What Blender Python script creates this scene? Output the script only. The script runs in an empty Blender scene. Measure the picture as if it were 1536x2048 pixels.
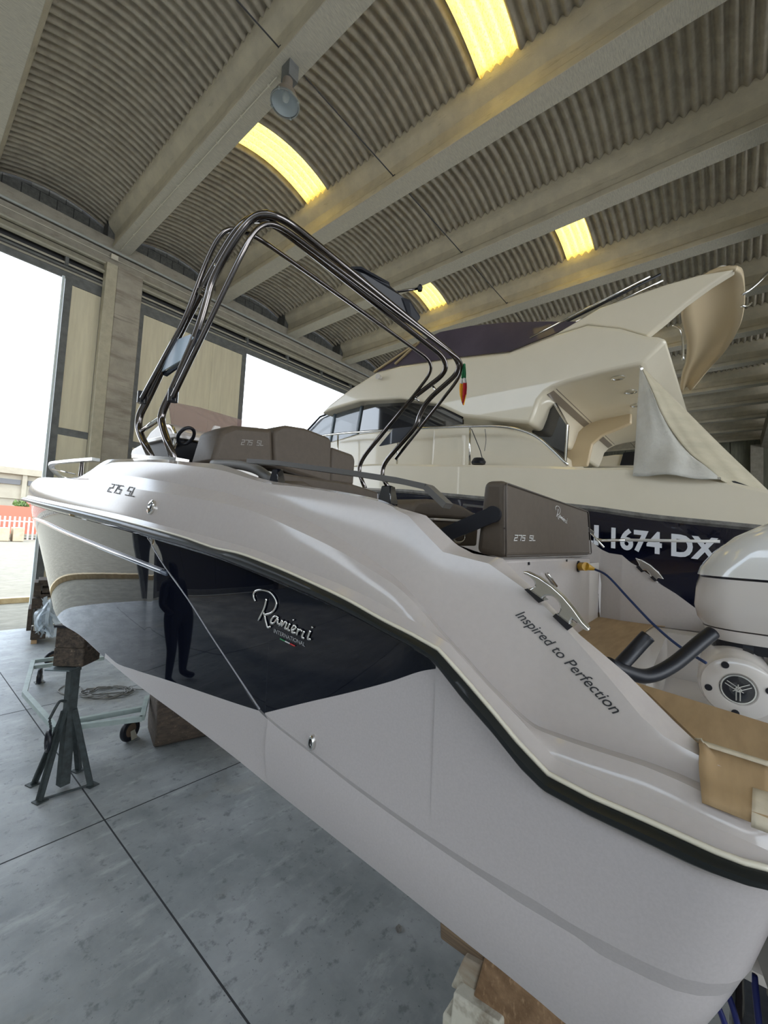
import bpy, bmesh, math, random
from mathutils import Vector, Matrix
from mathutils.bvhtree import BVHTree
rnd = random.Random(7)
SC = bpy.context.scene
COL = SC.collection
# ------------------------------------------------------------------ camera
F, YAW, PIT, ROL, H = 830.8, 0.8748, 0.0587, 0.0517, 2.5
def camrot(y, p, r):
    cy, sy, cp, sp, cr, sr = math.cos(y), math.sin(y), math.cos(p), math.sin(p), math.cos(r), math.sin(r)
    Ry = Matrix(((cy, -sy, 0), (sy, cy, 0), (0, 0, 1)))
    base = Matrix(((1, 0, 0), (0, 0, -1), (0, 1, 0)))
    Rp = Matrix(((1, 0, 0), (0, cp, sp), (0, -sp, cp)))
    Rr = Matrix(((cr, -sr, 0), (sr, cr, 0), (0, 0, 1)))
    return Rr @ Rp @ base @ Ry
R = camrot(YAW, PIT, ROL)
RT = R.transposed()
CAM = Vector((0, 0, H))
cd = bpy.data.cameras.new('camera'); cam = bpy.data.objects.new('camera', cd); COL.objects.link(cam)
cd.sensor_fit = 'HORIZONTAL'; cd.sensor_width = 36; cd.lens = F / 1536 * 36
cd.clip_start = 0.02; cd.clip_end = 500
M = Matrix((R[0], -R[1], -R[2])).transposed().to_4x4(); M.translation = CAM
cam.matrix_world = M
SC.camera = cam
# ------------------------------------------------------------------ light and exposure
w = bpy.data.worlds.new('sky'); SC.world = w; w.use_nodes = True
nt = w.node_tree; nt.nodes.clear()
wo = nt.nodes.new('ShaderNodeOutputWorld'); bg = nt.nodes.new('ShaderNodeBackground')
geo = nt.nodes.new('ShaderNodeTexCoord'); sep = nt.nodes.new('ShaderNodeSeparateXYZ')
rmp = nt.nodes.new('ShaderNodeValToRGB')
nz = nt.nodes.new('ShaderNodeTexNoise'); nz.inputs['Scale'].default_value = 2.2; nz.inputs['Detail'].default_value = 4
mixw = nt.nodes.new('ShaderNodeMix'); mixw.data_type = 'RGBA'
rmp.color_ramp.elements[0].position = 0.0; rmp.color_ramp.elements[0].color = (.92, .96, 1, 1)
rmp.color_ramp.elements[1].position = 0.5; rmp.color_ramp.elements[1].color = (.62, .79, 1, 1)
mixw.inputs['B'].default_value = (.94, .96, 1, 1)
cr_ = nt.nodes.new('ShaderNodeMapRange'); cr_.inputs['From Min'].default_value = .42; cr_.inputs['From Max'].default_value = .7; cr_.inputs['To Max'].default_value = .8
nt.links.new(geo.outputs['Generated'], sep.inputs[0]); nt.links.new(sep.outputs['Z'], rmp.inputs[0])
nt.links.new(geo.outputs['Generated'], nz.inputs['Vector']); nt.links.new(nz.outputs['Fac'], cr_.inputs['Value'])
nt.links.new(cr_.outputs['Result'], mixw.inputs['Factor']); nt.links.new(rmp.outputs[0], mixw.inputs['A'])
nt.links.new(mixw.outputs['Result'], bg.inputs[0]); bg.inputs[1].default_value = 1.9
nt.links.new(bg.outputs[0], wo.inputs[0])
sd = bpy.data.lights.new('sun', 'SUN'); sun = bpy.data.objects.new('sun', sd); COL.objects.link(sun)
sd.energy = 1.1; sd.angle = math.radians(3); sd.color = (1, .95, .86)
sun.rotation_euler = (math.radians(16), math.radians(-24), 0)
SC.view_settings.view_transform = 'Standard'; SC.view_settings.look = 'None'
SC.view_settings.exposure = 1.55; SC.view_settings.gamma = 1.0
# ------------------------------------------------------------------ helpers
def ray(x, y): return RT @ Vector(((x - 768) / F, (y - 1024) / F, 1.0))
def at(px, py, n, d):
    """point of the plane n.p = d seen along the given direction"""
    v = ray(px, py); n = Vector(n); return CAM + v * ((d - n.dot(CAM)) / n.dot(v))
def atx(px, py, x): return at(px, py, (1, 0, 0), x)
def aty(px, py, y): return at(px, py, (0, 1, 0), y)
def atz(px, py, z): return at(px, py, (0, 0, 1), z)
def mesh(name, vs, fs, mat, parent=None, smooth=False, loc=None, autos=None):
    me = bpy.data.meshes.new(name); me.from_pydata([tuple(v) for v in vs], [], fs)
    mats = mat if isinstance(mat, (list, tuple)) else [mat]
    for m in mats: me.materials.append(m)
    me.validate(); me.update()
    bm = bmesh.new(); bm.from_mesh(me); bmesh.ops.recalc_face_normals(bm, faces=bm.faces[:]); bm.to_mesh(me); bm.free()
    if smooth: me.polygons.foreach_set('use_smooth', [True] * len(me.polygons))
    if autos is not None:
        me.polygons.foreach_set('use_smooth', [True] * len(me.polygons)); me.set_sharp_from_angle(angle=math.radians(autos))
    o = bpy.data.objects.new(name, me); COL.objects.link(o)
    if parent: o.parent = parent
    if loc is not None: o.location = loc
    return o
def bevel(o, w_, seg=2, ang=30):
    m = o.modifiers.new('bevel', 'BEVEL'); m.width = w_; m.segments = seg; m.limit_method = 'ANGLE'; m.angle_limit = math.radians(ang)
    m.harden_normals = False
    o.data.polygons.foreach_set('use_smooth', [True] * len(o.data.polygons)); o.data.set_sharp_from_angle(angle=math.radians(50))
    return o
class MB:
    def __init__(s): s.v = []; s.f = []
    def add(s, vs, fs):
        n = len(s.v); s.v += [Vector(v) for v in vs]; s.f += [tuple(i + n for i in f) for f in fs]; return s
    def box(s, c, d, rz=0, m=None):
        x, y, z = [k / 2 for k in d]; vs = [Vector((i * x, j * y, k * z)) for i in (-1, 1) for j in (-1, 1) for k in (-1, 1)]
        if m is None: m = Matrix.Rotation(rz, 3, 'Z')
        return s.add([m @ v + Vector(c) for v in vs], [(0, 1, 3, 2), (4, 6, 7, 5), (0, 4, 5, 1), (2, 3, 7, 6), (0, 2, 6, 4), (1, 5, 7, 3)])
    def bar(s, a, b, w1, w2, up=(0, 0, 1)):
        a = Vector(a); b = Vector(b); d = (b - a).normalized(); u = Vector(up)
        if abs(d.dot(u)) > .98: u = Vector((1, 0, 0))
        x = d.cross(u).normalized(); y = x.cross(d)
        vs = [p + x * i * w1 / 2 + y * j * w2 / 2 for p in (a, b) for i, j in ((-1, -1), (1, -1), (1, 1), (-1, 1))]
        return s.add(vs, [(0, 3, 2, 1), (4, 5, 6, 7), (0, 1, 5, 4), (1, 2, 6, 5), (2, 3, 7, 6), (3, 0, 4, 7)])
    def tube(s, pts, r, n=12, closed=False):
        pts = [Vector(p) for p in pts]; N = len(pts); fr = None; rings = []
        for i, p in enumerate(pts):
            if closed: d = pts[(i + 1) % N] - pts[i - 1]
            else: d = pts[min(i + 1, N - 1)] - pts[max(i - 1, 0)]
            d.normalize()
            if fr is None:
                u = Vector((0, 0, 1)) if abs(d.z) < .9 else Vector((1, 0, 0)); fr = d.cross(u).normalized()
            fr = (fr - d * fr.dot(d)).normalized(); g = d.cross(fr); rr = r[i] if isinstance(r, (list, tuple)) else r
            rings.append([p + (fr * math.cos(2 * math.pi * k / n) + g * math.sin(2 * math.pi * k / n)) * rr for k in range(n)])
        vs = [v for ring in rings for v in ring]; fs = []
        for i in range(N if closed else N - 1):
            j = (i + 1) % N
            for k in range(n): fs.append((i * n + k, i * n + (k + 1) % n, j * n + (k + 1) % n, j * n + k))
        if not closed: fs += [tuple(range(n))[::-1], tuple((N - 1) * n + k for k in range(n))]
        return s.add(vs, fs)
    def cyl(s, a, b, r, n=16, r2=None): return s.tube([a, b], [r, r if r2 is None else r2], n)
    def lathe(s, prof, m, n=24):
        vs = [m @ Vector((r * math.cos(2 * math.pi * k / n), r * math.sin(2 * math.pi * k / n), z)) for r, z in prof for k in range(n)]; fs = []
        for i in range(len(prof) - 1):
            for k in range(n): fs.append((i * n + k, i * n + (k + 1) % n, (i + 1) * n + (k + 1) % n, (i + 1) * n + k))
        return s.add(vs, fs)
    def prism(s, poly, off):
        n = len(poly); off = Vector(off)
        return s.add([Vector(p) for p in poly] + [Vector(p) + off for p in poly], [tuple(range(n))[::-1], tuple(range(n, 2 * n))] + [(i, (i + 1) % n, n + (i + 1) % n, n + i) for i in range(n)])
    def build(s, name, mat, parent=None, **k): return mesh(name, s.v, s.f, mat, parent, **k)
def smooth_path(pts, rad=.08, n=6):
    """polyline with rounded corners"""
    pts = [Vector(p) for p in pts]; out = [pts[0]]
    for i in range(1, len(pts) - 1):
        a, b, c = pts[i - 1], pts[i], pts[i + 1]
        r1 = min(rad, (a - b).length * .48); r2 = min(rad, (c - b).length * .48)
        p = b + (a - b).normalized() * r1; q = b + (c - b).normalized() * r2
        for k in range(n + 1):
            t = k / n; out.append(p * (1 - t) ** 2 + b * 2 * t * (1 - t) + q * t * t)
    out.append(pts[-1]); return out
def catmull(pts, n=6):
    pts = [Vector(p) for p in pts]; P = [pts[0] * 2 - pts[1]] + pts + [pts[-1] * 2 - pts[-2]]; out = []
    for i in range(1, len(P) - 2):
        for k in range(n):
            t = k / n; a, b, c, d = P[i - 1:i + 3]
            out.append(.5 * ((2 * b) + (c - a) * t + (2 * a - 5 * b + 4 * c - d) * t * t + (3 * b - a - 3 * c + d) * t ** 3))
    out.append(pts[-1]); return out
def empty(name, loc=(0, 0, 0), parent=None):
    o = bpy.data.objects.new(name, None); COL.objects.link(o); o.location = loc; o.empty_display_size = .1
    if parent: o.parent = parent
    return o
def tag(o, label, cat, group=None, kind=None):
    o['label'] = label; o['category'] = cat
    if group: o['group'] = group
    if kind: o['kind'] = kind
    return o
def thing(name, loc, label, cat, group=None): return tag(empty(name, loc), label, cat, group)
def rebase(root):
    """children were built in world coordinates: shift them under an empty at the thing's base"""
    inv = Matrix.Translation(-root.location)
    for c in root.children:
        if c.type == 'EMPTY': c.location = c.location - root.location
        else: c.location = c.location - root.location
def structure(o): o['kind'] = 'structure'; return o
# ------------------------------------------------------------------ materials
def mat(name, col, rough=.5, metal=0, col2=None, scale=8, bump=0, bscale=40, detail=5, coat=0, stretch=None, contrast=(.35, .65), spec=.5, extra=None, bdist=.01, trans=0, alpha=1, ior=1.45):
    m = bpy.data.materials.new(name); m.use_nodes = True; t = m.node_tree; b = t.nodes['Principled BSDF']
    b.inputs['Base Color'].default_value = (*col, 1); b.inputs['Roughness'].default_value = rough; b.inputs['Metallic'].default_value = metal
    b.inputs['Coat Weight'].default_value = coat; b.inputs['Coat Roughness'].default_value = .02; b.inputs['Specular IOR Level'].default_value = spec
    b.inputs['Transmission Weight'].default_value = trans; b.inputs['Alpha'].default_value = alpha; b.inputs['IOR'].default_value = ior
    tc = t.nodes.new('ShaderNodeTexCoord'); mp = t.nodes.new('ShaderNodeMapping'); t.links.new(tc.outputs['Object'], mp.inputs[0])
    if stretch: mp.inputs['Scale'].default_value = stretch
    if col2:
        n = t.nodes.new('ShaderNodeTexNoise'); n.inputs['Scale'].default_value = scale; n.inputs['Detail'].default_value = detail; n.inputs['Roughness'].default_value = .6
        t.links.new(mp.outputs[0], n.inputs['Vector']); r = t.nodes.new('ShaderNodeMapRange'); r.inputs['From Min'].default_value = contrast[0]; r.inputs['From Max'].default_value = contrast[1]
        mx = t.nodes.new('ShaderNodeMix'); mx.data_type = 'RGBA'; mx.inputs['A'].default_value = (*col, 1); mx.inputs['B'].default_value = (*col2, 1)
        t.links.new(n.outputs['Fac'], r.inputs['Value']); t.links.new(r.outputs['Result'], mx.inputs['Factor']); t.links.new(mx.outputs['Result'], b.inputs['Base Color'])
        m['mix'] = mx.name
    if bump:
        n2 = t.nodes.new('ShaderNodeTexNoise'); n2.inputs['Scale'].default_value = bscale; n2.inputs['Detail'].default_value = 6
        t.links.new(mp.outputs[0], n2.inputs['Vector']); bu = t.nodes.new('ShaderNodeBump'); bu.inputs['Strength'].default_value = bump; bu.inputs['Distance'].default_value = bdist
        t.links.new(n2.outputs['Fac'], bu.inputs['Height']); t.links.new(bu.outputs[0], b.inputs['Normal'])
    return m
def overlay(m, col, scale, lo, hi, stretch=(1, 1, 1), detail=6, amt=1.0, seed=0):
    """a second layer of stains over a noise material"""
    t = m.node_tree; b = t.nodes['Principled BSDF']; src = b.inputs['Base Color'].links[0].from_socket
    tc = t.nodes.new('ShaderNodeTexCoord'); mp = t.nodes.new('ShaderNodeMapping'); t.links.new(tc.outputs['Object'], mp.inputs[0]); mp.inputs['Scale'].default_value = stretch; mp.inputs['Location'].default_value = (seed, seed * .7, 0)
    n = t.nodes.new('ShaderNodeTexNoise'); n.inputs['Scale'].default_value = scale; n.inputs['Detail'].default_value = detail; n.inputs['Roughness'].default_value = .65
    r = t.nodes.new('ShaderNodeMapRange'); r.inputs['From Min'].default_value = lo; r.inputs['From Max'].default_value = hi; r.inputs['To Max'].default_value = amt
    mx = t.nodes.new('ShaderNodeMix'); mx.data_type = 'RGBA'; mx.inputs['B'].default_value = (*col, 1)
    t.links.new(mp.outputs[0], n.inputs['Vector']); t.links.new(n.outputs['Fac'], r.inputs['Value']); t.links.new(r.outputs['Result'], mx.inputs['Factor'])
    t.links.new(src, mx.inputs['A']); t.links.new(mx.outputs['Result'], b.inputs['Base Color'])
    return m
concrete_beam = overlay(mat('concrete_beam', (.60, .54, .405), .9, col2=(.50, .45, .345), scale=3, bump=.5, bscale=60, stretch=(1, 1, 1)), (.25, .21, .14), 5, .6, .75, (3, .6, 3), amt=.5)
concrete_board = mat('concrete_board', (.60, .56, .45), .9, col2=(.44, .41, .34), scale=9, bump=.9, bscale=30, stretch=(1, 9, 1), bdist=.012)
fibre_cement = overlay(mat('fibre_cement', (.44, .395, .31), .95, col2=(.34, .30, .235), scale=5, bump=.4, bscale=120), (.27, .235, .19), 2.5, .5, .75, amt=.3)
block_mat = mat('block_masonry', (.15, .148, .135), .95, col2=(.10, .10, .09), scale=12, bump=.5, bscale=80)
mortar = mat('mortar', (.04, .04, .038), .95, bump=.3)
concrete_wall = overlay(mat('concrete_wall', (.34, .31, .25), .92, col2=(.27, .25, .205), scale=4, bump=.5, bscale=50), (.17, .14, .11), 3, .55, .72, (1, 1, 3), amt=.6)
floor_mat = mat('floor_concrete', (.33, .34, .335), .5, col2=(.20, .212, .212), scale=1.6, bump=.25, bscale=30, detail=9, bdist=.004)
overlay(floor_mat, (.13, .14, .14), 11, .56, .66, amt=.75, seed=3, detail=9); overlay(floor_mat, (.44, .45, .43), 2.6, .54, .70, (1, 2.5, 1), amt=.6, seed=9, detail=9); overlay(floor_mat, (.15, .16, .165), 1.1, .52, .68, (2, 1, 1), amt=.55, seed=31, detail=8)
overlay(floor_mat, (.09, .095, .10), 42, .66, .70, amt=.8, seed=5, detail=3)
overlay(floor_mat, (.22, .19, .13), .8, .58, .75, amt=.5, seed=21)
joint_mat = mat('joint', (.035, .036, .038), .9)
panel_mat = mat('door_panel', (.72, .66, .48), .6, col2=(.64, .58, .42), scale=2, stretch=(6, 6, .5), bump=.1, bscale=20)
steel_grey = mat('painted_steel_grey', (.16, .165, .16), .55, col2=(.11, .115, .11), scale=6)
steel_light = mat('galvanised_profile', (.46, .43, .34), .5, metal=.2, col2=(.38, .36, .29), scale=5)
white_pipe = mat('conduit_white', (.60, .56, .45), .5)
dark_gap = mat('dark_steel', (.04, .04, .042), .6)
skylight_mat = mat('skylight_fibreglass', (.98, .83, .40), .8, col2=(.75, .52, .12), scale=35, detail=8, contrast=(.5, .75))
_t = skylight_mat.node_tree; _b = _t.nodes['Principled BSDF']; _tr = _t.nodes.new('ShaderNodeBsdfTranslucent'); _ms = _t.nodes.new('ShaderNodeMixShader')
_t.links.new(_b.inputs['Base Color'].links[0].from_socket, _tr.inputs[0]); _ms.inputs[0].default_value = .9
_t.links.new(_b.outputs[0], _ms.inputs[1]); _t.links.new(_tr.outputs[0], _ms.inputs[2]); _t.links.new(_ms.outputs[0], _t.nodes['Material Output'].inputs[0])
# ------------------------------------------------------------------ the hall
K = H / 1.7
YW = 8.45 * K; SP = 1.9 * K; X0 = .45 * K; ZB = (6.57 - 0) * K; YB = -1.15 * K     # front wall, beam spacing, first beam, beam underside, back girder
NB = 13; XL = -8 * K; XR = X0 + SP * (NB - 1)
floor = mesh('floor', [(XL, -12 * K, 0), (XR, -12 * K, 0), (XR, 8.38 * K, 0), (XL, 8.38 * K, 0), (XL, -12 * K, -.2), (XR, -12 * K, -.2), (XR, 8.38 * K, -.2), (XL, 8.38 * K, -.2)], [(0, 1, 2, 3), (7, 6, 5, 4), (0, 4, 5, 1), (1, 5, 6, 2), (2, 6, 7, 3), (3, 7, 4, 0)], floor_mat)
structure(floor)
jx, jy = .938 * K, 2.746 * K                # saw-cut joints of the slab
for k in (-1, 0, 1, 2):
    x = jx + k * 3.6
    fl = MB().box((x, 0 * K, .0006), (.011, 16 * K, .0012)).build('floor_joint', joint_mat, floor)
for k in (-1, 0, 1):
    y = jy + k * 3.03
    MB().box((4 * K, y, .0008), (20 * K, .011, .0014)).build('floor_joint', joint_mat, floor)
ceiling = structure(empty('ceiling', (0, 0, ZB)))
beam_prof = [(-.142, 0), (-.142, .085), (-.115, .12), (-.125, .26), (-.215, .36), (-.235, .42), (-.235, .60), (.235, .60), (.235, .42), (.215, .36), (.125, .26), (.115, .12), (.142, .085), (.142, 0)]
bvs = []; bfs = []
y0, y1 = -11 * K, 8.455 * K
n = len(beam_prof)
ys = [y0, y1]
def beam_mesh():
    mb = MB()
    mb.add([(x * K, y, z * K) for y in ys for x, z in beam_prof], [tuple(range(n)), tuple(range(n, 2 * n))[::-1]] + [(i, (i + 1) % n, n + (i + 1) % n, n + i) for i in range(n)])
    return mb
b0 = beam_mesh().build('roof_beam', [concrete_beam, concrete_board], ceiling); b0.location = (X0, 0, 0)
for p in b0.data.polygons:
    if abs(p.normal.z) > .9 and p.center.z < .02: p.material_index = 1
bevel(b0, .012, 2)
for i in range(-3, NB):
    if i == 0: continue
    c = b0.copy(); COL.objects.link(c); c.location = (X0 + SP * i, 0, 0); c.parent = ceiling
# corrugated sheets of each bay, split where the translucent sheets lie
WP = .1185 * K
def sheet(x0, ya, yb, name, m, zoff=0):
    per = 8; nw = max(1, round((yb - ya) / WP)); ny = nw * per; nx = 12; vs = []
    for side in (0, 1):
        for i in range(nx + 1):
            u = i / nx; x = x0 + .19 * K + u * (SP - .38 * K); ar = (7.055 + .16 * (1 - (2 * u - 1) ** 2)) * K
            for j in range(ny + 1):
                y = ya + (yb - ya) * j / ny
                ph = 2 * math.pi * (y - 0) / WP
                vs.append((x, y, ar + .032 * K * math.sin(ph) - ZB + side * .012 + zoff))
    A = (nx + 1) * (ny + 1); fs = []
    for i in range(nx):
        for j in range(ny):
            a = i * (ny + 1) + j; fs.append((a, a + 1, a + ny + 2, a + ny + 1))
            fs.append((A + a, A + a + ny + 1, A + a + ny + 2, A + a + 1))
    for i in range(nx):
        for j in (0, ny): a = i * (ny + 1) + j; fs.append((a, a + ny + 1, A + a + ny + 1, A + a))
    for j in range(ny):
        for i in (0, nx): a = i * (ny + 1) + j; fs.append((a, a + 1, A + a + 1, A + a))
    o = mesh(name, vs, fs, m, ceiling, smooth=True); return o
skyl = {0: [(3.4, 3.87)], 1: [(4.885, 5.36), (1.80, 2.275)], 2: [(3.3, 3.77)], 3: [(4.96, 5.43), (1.87, 2.34)], 5: [(5.0, 5.48), (1.85, 2.33)], 7: [(1.85, 2.33)], -1: [(3.4, 3.87), (0.2, .67)], -2: [(3.4, 3.87)]}
skyl.pop(2); skyl.pop(0)
def snap(v): return round(v * K / WP) * WP
for i in range(-3, NB - 1):
    cuts = sorted([(snap(a), snap(b)) for a, b in skyl.get(i, [])]); y = snap(-11); x0 = X0 + SP * i
    for a, b in cuts:
        sheet(x0, y, a, 'corrugated_sheet', fibre_cement); sheet(x0, a, b, 'skylight_sheet', skylight_mat, -.004); y = b
    sheet(x0, y, snap(8.82), 'corrugated_sheet', fibre_cement)
# tie rods between the beams
for i in range(-2, NB - 1):
    xa = X0 + SP * i
    MB().cyl((xa + .12 * K, 3.58 * K, 6.665 * K - ZB), (xa + SP - .12 * K, 3.58 * K, 6.665 * K - ZB), .011, 8).box((xa + SP - .125 * K, 3.58 * K, 6.665 * K - ZB), (.03, .06, .06)).build('tie_rod', dark_gap, ceiling)
# cable conduit under the second beam
mbc = MB(); xb = X0 + SP
mbc.cyl((xb - .03 * K, 3.75 * K, -.012), (xb - .03 * K, YW - .02, -.012), .010, 8)
for k in range(9): mbc.box((xb - .03 * K, (3.9 + k * .55) * K, -.01), (.045, .03, .02))
mbc.build('conduit', white_pipe, ceiling)
# girder over the back line, with columns
gird = MB()
gird.box(((XL + XR) / 2, YB, 6.30 * K + .12 * K - ZB), (XR - XL, .35 * K, .5 * K)).build('girder', concrete_wall, ceiling)
# ---- front wall (openings between the columns)
wf = structure(empty('wall_front', (0, YW, 0)))
def wbox(name, x0, x1, z0, z1, m, y0=0, y1=.25, par=None, bv=0):
    o = MB().box(((x0 + x1) / 2 * K, (y0 + y1) / 2, (z0 + z1) / 2 * K), ((x1 - x0) * K, y1 - y0, (z1 - z0) * K)).build(name, m, wf if par is None else par)
    if bv: bevel(o, bv)
    return o
XE = 23.25
wbox('lintel', XL / K, XE, 6.52, 6.73, concrete_wall, 0, .5)
wbox('lintel_lower', XL / K, XE, 6.255, 6.50, concrete_wall, .07, .5)
wbox('lintel_lower', XL / K, XE, 5.95, 6.25, dark_gap, .30, .5)
mesh('ledge', *(lambda m: (m.v, m.f))(MB().cyl((XL, -.01, 6.52 * K), (XE * K, -.01, 6.52 * K), .03, 8)), mat('ledge_paint', (.36, .37, .34), .6), wf)
MB().cyl((XL, .05, 6.40 * K), (XE * K, .05, 6.40 * K), .010, 8).build('cable_conduit', white_pipe, wf)
MB().box((XL / 2 + XE * K / 2, .04, 6.245 * K), (XE * K - XL, .09, .045)).build('door_track', steel_light, wf)
MB().box((XL / 2 + XE * K / 2, .04, 6.095 * K), (XE * K - XL, .09, .045)).build('door_track', steel_light, wf)
MB().box((XL / 2 + XE * K / 2, .16, 6.17 * K), (XE * K - XL, .02, .14 * K)).build('track_web', mat('track_web', (.30, .28, .20), .6, col2=(.24, .22, .17)), wf)
for k in range(3):
    MB().box((XL / 2 + XE * K / 2, .12 + .02 * k, (5.98 - .055 * k) * K), (XE * K - XL, .03, .035)).build('door_rail', steel_grey if k % 2 else steel_light, wf)
MB().box((XL / 2 + XE * K / 2, .2, 5.80 * K), (XE * K - XL, .06, .10 * K)).build('door_head', steel_grey, wf)
for k in range(26):
    x = (-6.3 + k * 1.13) * K
    MB().box((x, .14, 6.02 * K), (.07, .12, .16 * K)).build('track_bracket', steel_grey, wf)
MB().box((2.26 * K, .02, 6.42 * K), (.16, .06, .13)).build('junction_box', white_pipe, wf)
# lunettes: block masonry under each vault
for i in range(-3, NB - 1):
    x0 = X0 + SP * i + .2 * K; wd = SP - .4 * K; nb = 7
    MB().box((x0 + wd / 2, .56, 6.91 * K), (SP, .115, .37 * K)).prism([(x0, .5, 6.72 * K)] + [(x0 + wd * u / 10, .5, (7.09 + .18 * (1 - (2 * u / 10 - 1) ** 2)) * K) for u in range(11)] + [(x0 + wd, .5, 6.72 * K)], (0, .12, 0)).build('lunette_mortar', mortar, wf)
    MB().box((X0 + SP * i, .56, 6.98 * K), (.56 * K, .115, .50 * K)).build('lunette_mortar', mortar, wf)
    MB().box((X0 + SP * i, .26, 6.955 * K), (.44 * K, .47, .43 * K)).build('beam_seat', block_mat, wf)
    if i < -1 or i > 7: continue
    bw = .232 * K
    for row, (za, zb_) in enumerate(((6.74, 6.915), (6.925, 7.10), (7.11, 7.25))):
        for k in range(-1, 8):
            xa = x0 + (k + (.5 if row == 1 else 0)) * bw; xb2 = xa + bw - .02; xa = max(xa, x0); xb2 = min(xb2, x0 + wd)
            if xb2 - xa < .06: continue
            def top(x): u = (x - x0) / wd; return (7.04 + .165 * (1 - (2 * u - 1) ** 2)) * K
            t1, t2 = min(zb_ * K, top(xa)), min(zb_ * K, top(xb2))
            if min(t1, t2) - za * K < .03: continue
            MB().prism([(xa, .49, za * K), (xb2, .49, za * K), (xb2, .49, t2), (xa, .49, t1)], (0, .05, 0)).build('block', block_mat, wf)
for k in range(-1, 9):                       # rust brown sill under the blocks
    pass
MB().box(((XL + XE * K) / 2, .45, 6.735 * K), (XE * K - XL, .1, .02 * K)).build('sill', mat('brick_sill', (.17, .10, .07), .9, col2=(.11, .08, .06), scale=14), wf)
# columns
cx = [(2.30, 2.72), (11.0, 11.45), (19.8, 20.2), (-6.5, -6.1)]
column_mat = overlay(overlay(mat('column_concrete', (.42, .38, .31), .92, col2=(.34, .31, .25), scale=3, bump=.5, bscale=40), (.16, .13, .105), 1.3, .50, .66, (.5, .5, 3.0), amt=.6, detail=7), (.12, .11, .09), 1.5, .58, .68, (.3, .3, 6), amt=.6, seed=4, detail=8)
for a, b in cx: wbox('column', a, b, 0, 6.25, column_mat, -.12, .35, bv=.02)
wbox('column_casing', 2.13, 2.30, 0, 6.24, mat('plaster_casing', (.50, .46, .34), .8, col2=(.42, .38, .28), scale=6, bump=.3), -.14, .1, bv=.01)
backlit_panel = mat('backlit_door_panel', (.05, .05, .05), .7)  # backlit look of the out-of-frame leaf put into its dark colour
def leaf(name, x0, x1, z1, panels, y=.18, pm=None):
    d = structure(empty(name, (x0 * K, YW + y, 0)))
    W_, Z = (x1 - x0) * K, z1 * K
    rails = [0.0, 3.16 * K]
    MB().box((.05 * K, 0, Z / 2), (.10 * K, .08, Z)).build('stile', steel_grey, d)
    MB().box((W_ - .05 * K, 0, Z / 2), (.10 * K, .08, Z)).build('stile', steel_grey, d)
    for z in (0.06 * K, 3.17 * K, Z - .06 * K): MB().box((W_ / 2, 0, z), (W_ - .2 * K, .075, .11 * K)).build('rail', steel_grey, d)
    for za, zb_ in ((.12 * K, 3.11 * K), (3.23 * K, Z - .12 * K)):
        for k in range(panels):
            a = .1 * K + (W_ - .2 * K) * k / panels; b = .1 * K + (W_ - .2 * K) * (k + 1) / panels
            MB().box(((a + b) / 2, 0, (za + zb_) / 2), (b - a - .008, .04, zb_ - za)).build('panel', pm or panel_mat, d)
    return d
leaf('door_1', 1.62, 2.24, 5.78, 1)
leaf('door_2', 2.74, 5.02, 5.78, 3)
MB().box((1.585 * K, YW + .1, 2.87 * K), (.05, .06, 5.74 * K)).build('trim_1', mat('white_edge', (.62, .68, .68), .5)); structure(bpy.data.objects['trim_1'])
MB().box((5.04 * K, YW + .3, 2.87 * K), (.07, .06, 5.74 * K)).build('trim_2', steel_grey); structure(bpy.data.objects['trim_2'])
leaf('door_6', -8.0, -2.45, 5.78, 6, pm=backlit_panel)
leaf('door_3', 8.6, 10.9, 5.78, 3); leaf('door_4', 11.5, 19.8, 5.78, 8); leaf('door_5', 20.2, 23.2, 5.78, 3)
# ---- far wall, left wall, rear
wr = structure(empty('wall_right', (XR, 0, 0)))
far_panel = mat('far_wall_panel', (.17, .17, .125), .95, col2=(.12, .12, .09), scale=3, stretch=(1, 3, .5))
for k in range(26):
    y = -12 * K + k * .8 * K
    MB().box((0, y + .4 * K, 3.4 * K), (.2, .78 * K, 7.0 * K)).build('wall_panel', far_panel, wr)
for y in (-.85, -6.5, 4.2): MB().box((-.2, y * K, 3.15 * K), (.5 * K, .40 * K, 6.3 * K)).build('column', concrete_wall, wr)
wl = structure(MB().box((XL, (YW - 12 * K) / 2, 3.4 * K), (.2, YW + 12 * K, 6.8 * K)).build('wall_left', concrete_wall))
MB().box((.15, -2 * K, 3.5 * K), (.05, 22 * K, 7.2 * K)).build('wall_backing', far_panel, wr)
wb = structure(empty('wall_back', (0, -12 * K, 0)))
for xa, xb_ in ((XL / K, -6), (3, 6), (14, 23.2)): MB().box(((xa + xb_) / 2 * K, 0, 3.4 * K), ((xb_ - xa) * K, .2, 6.8 * K)).build('wall_panel', concrete_wall, wb)
MB().box(((XL + XR) / 2, 0, 6.2 * K), (XR - XL, .2, 1.2 * K)).build('wall_panel', concrete_wall, wb)
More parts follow.
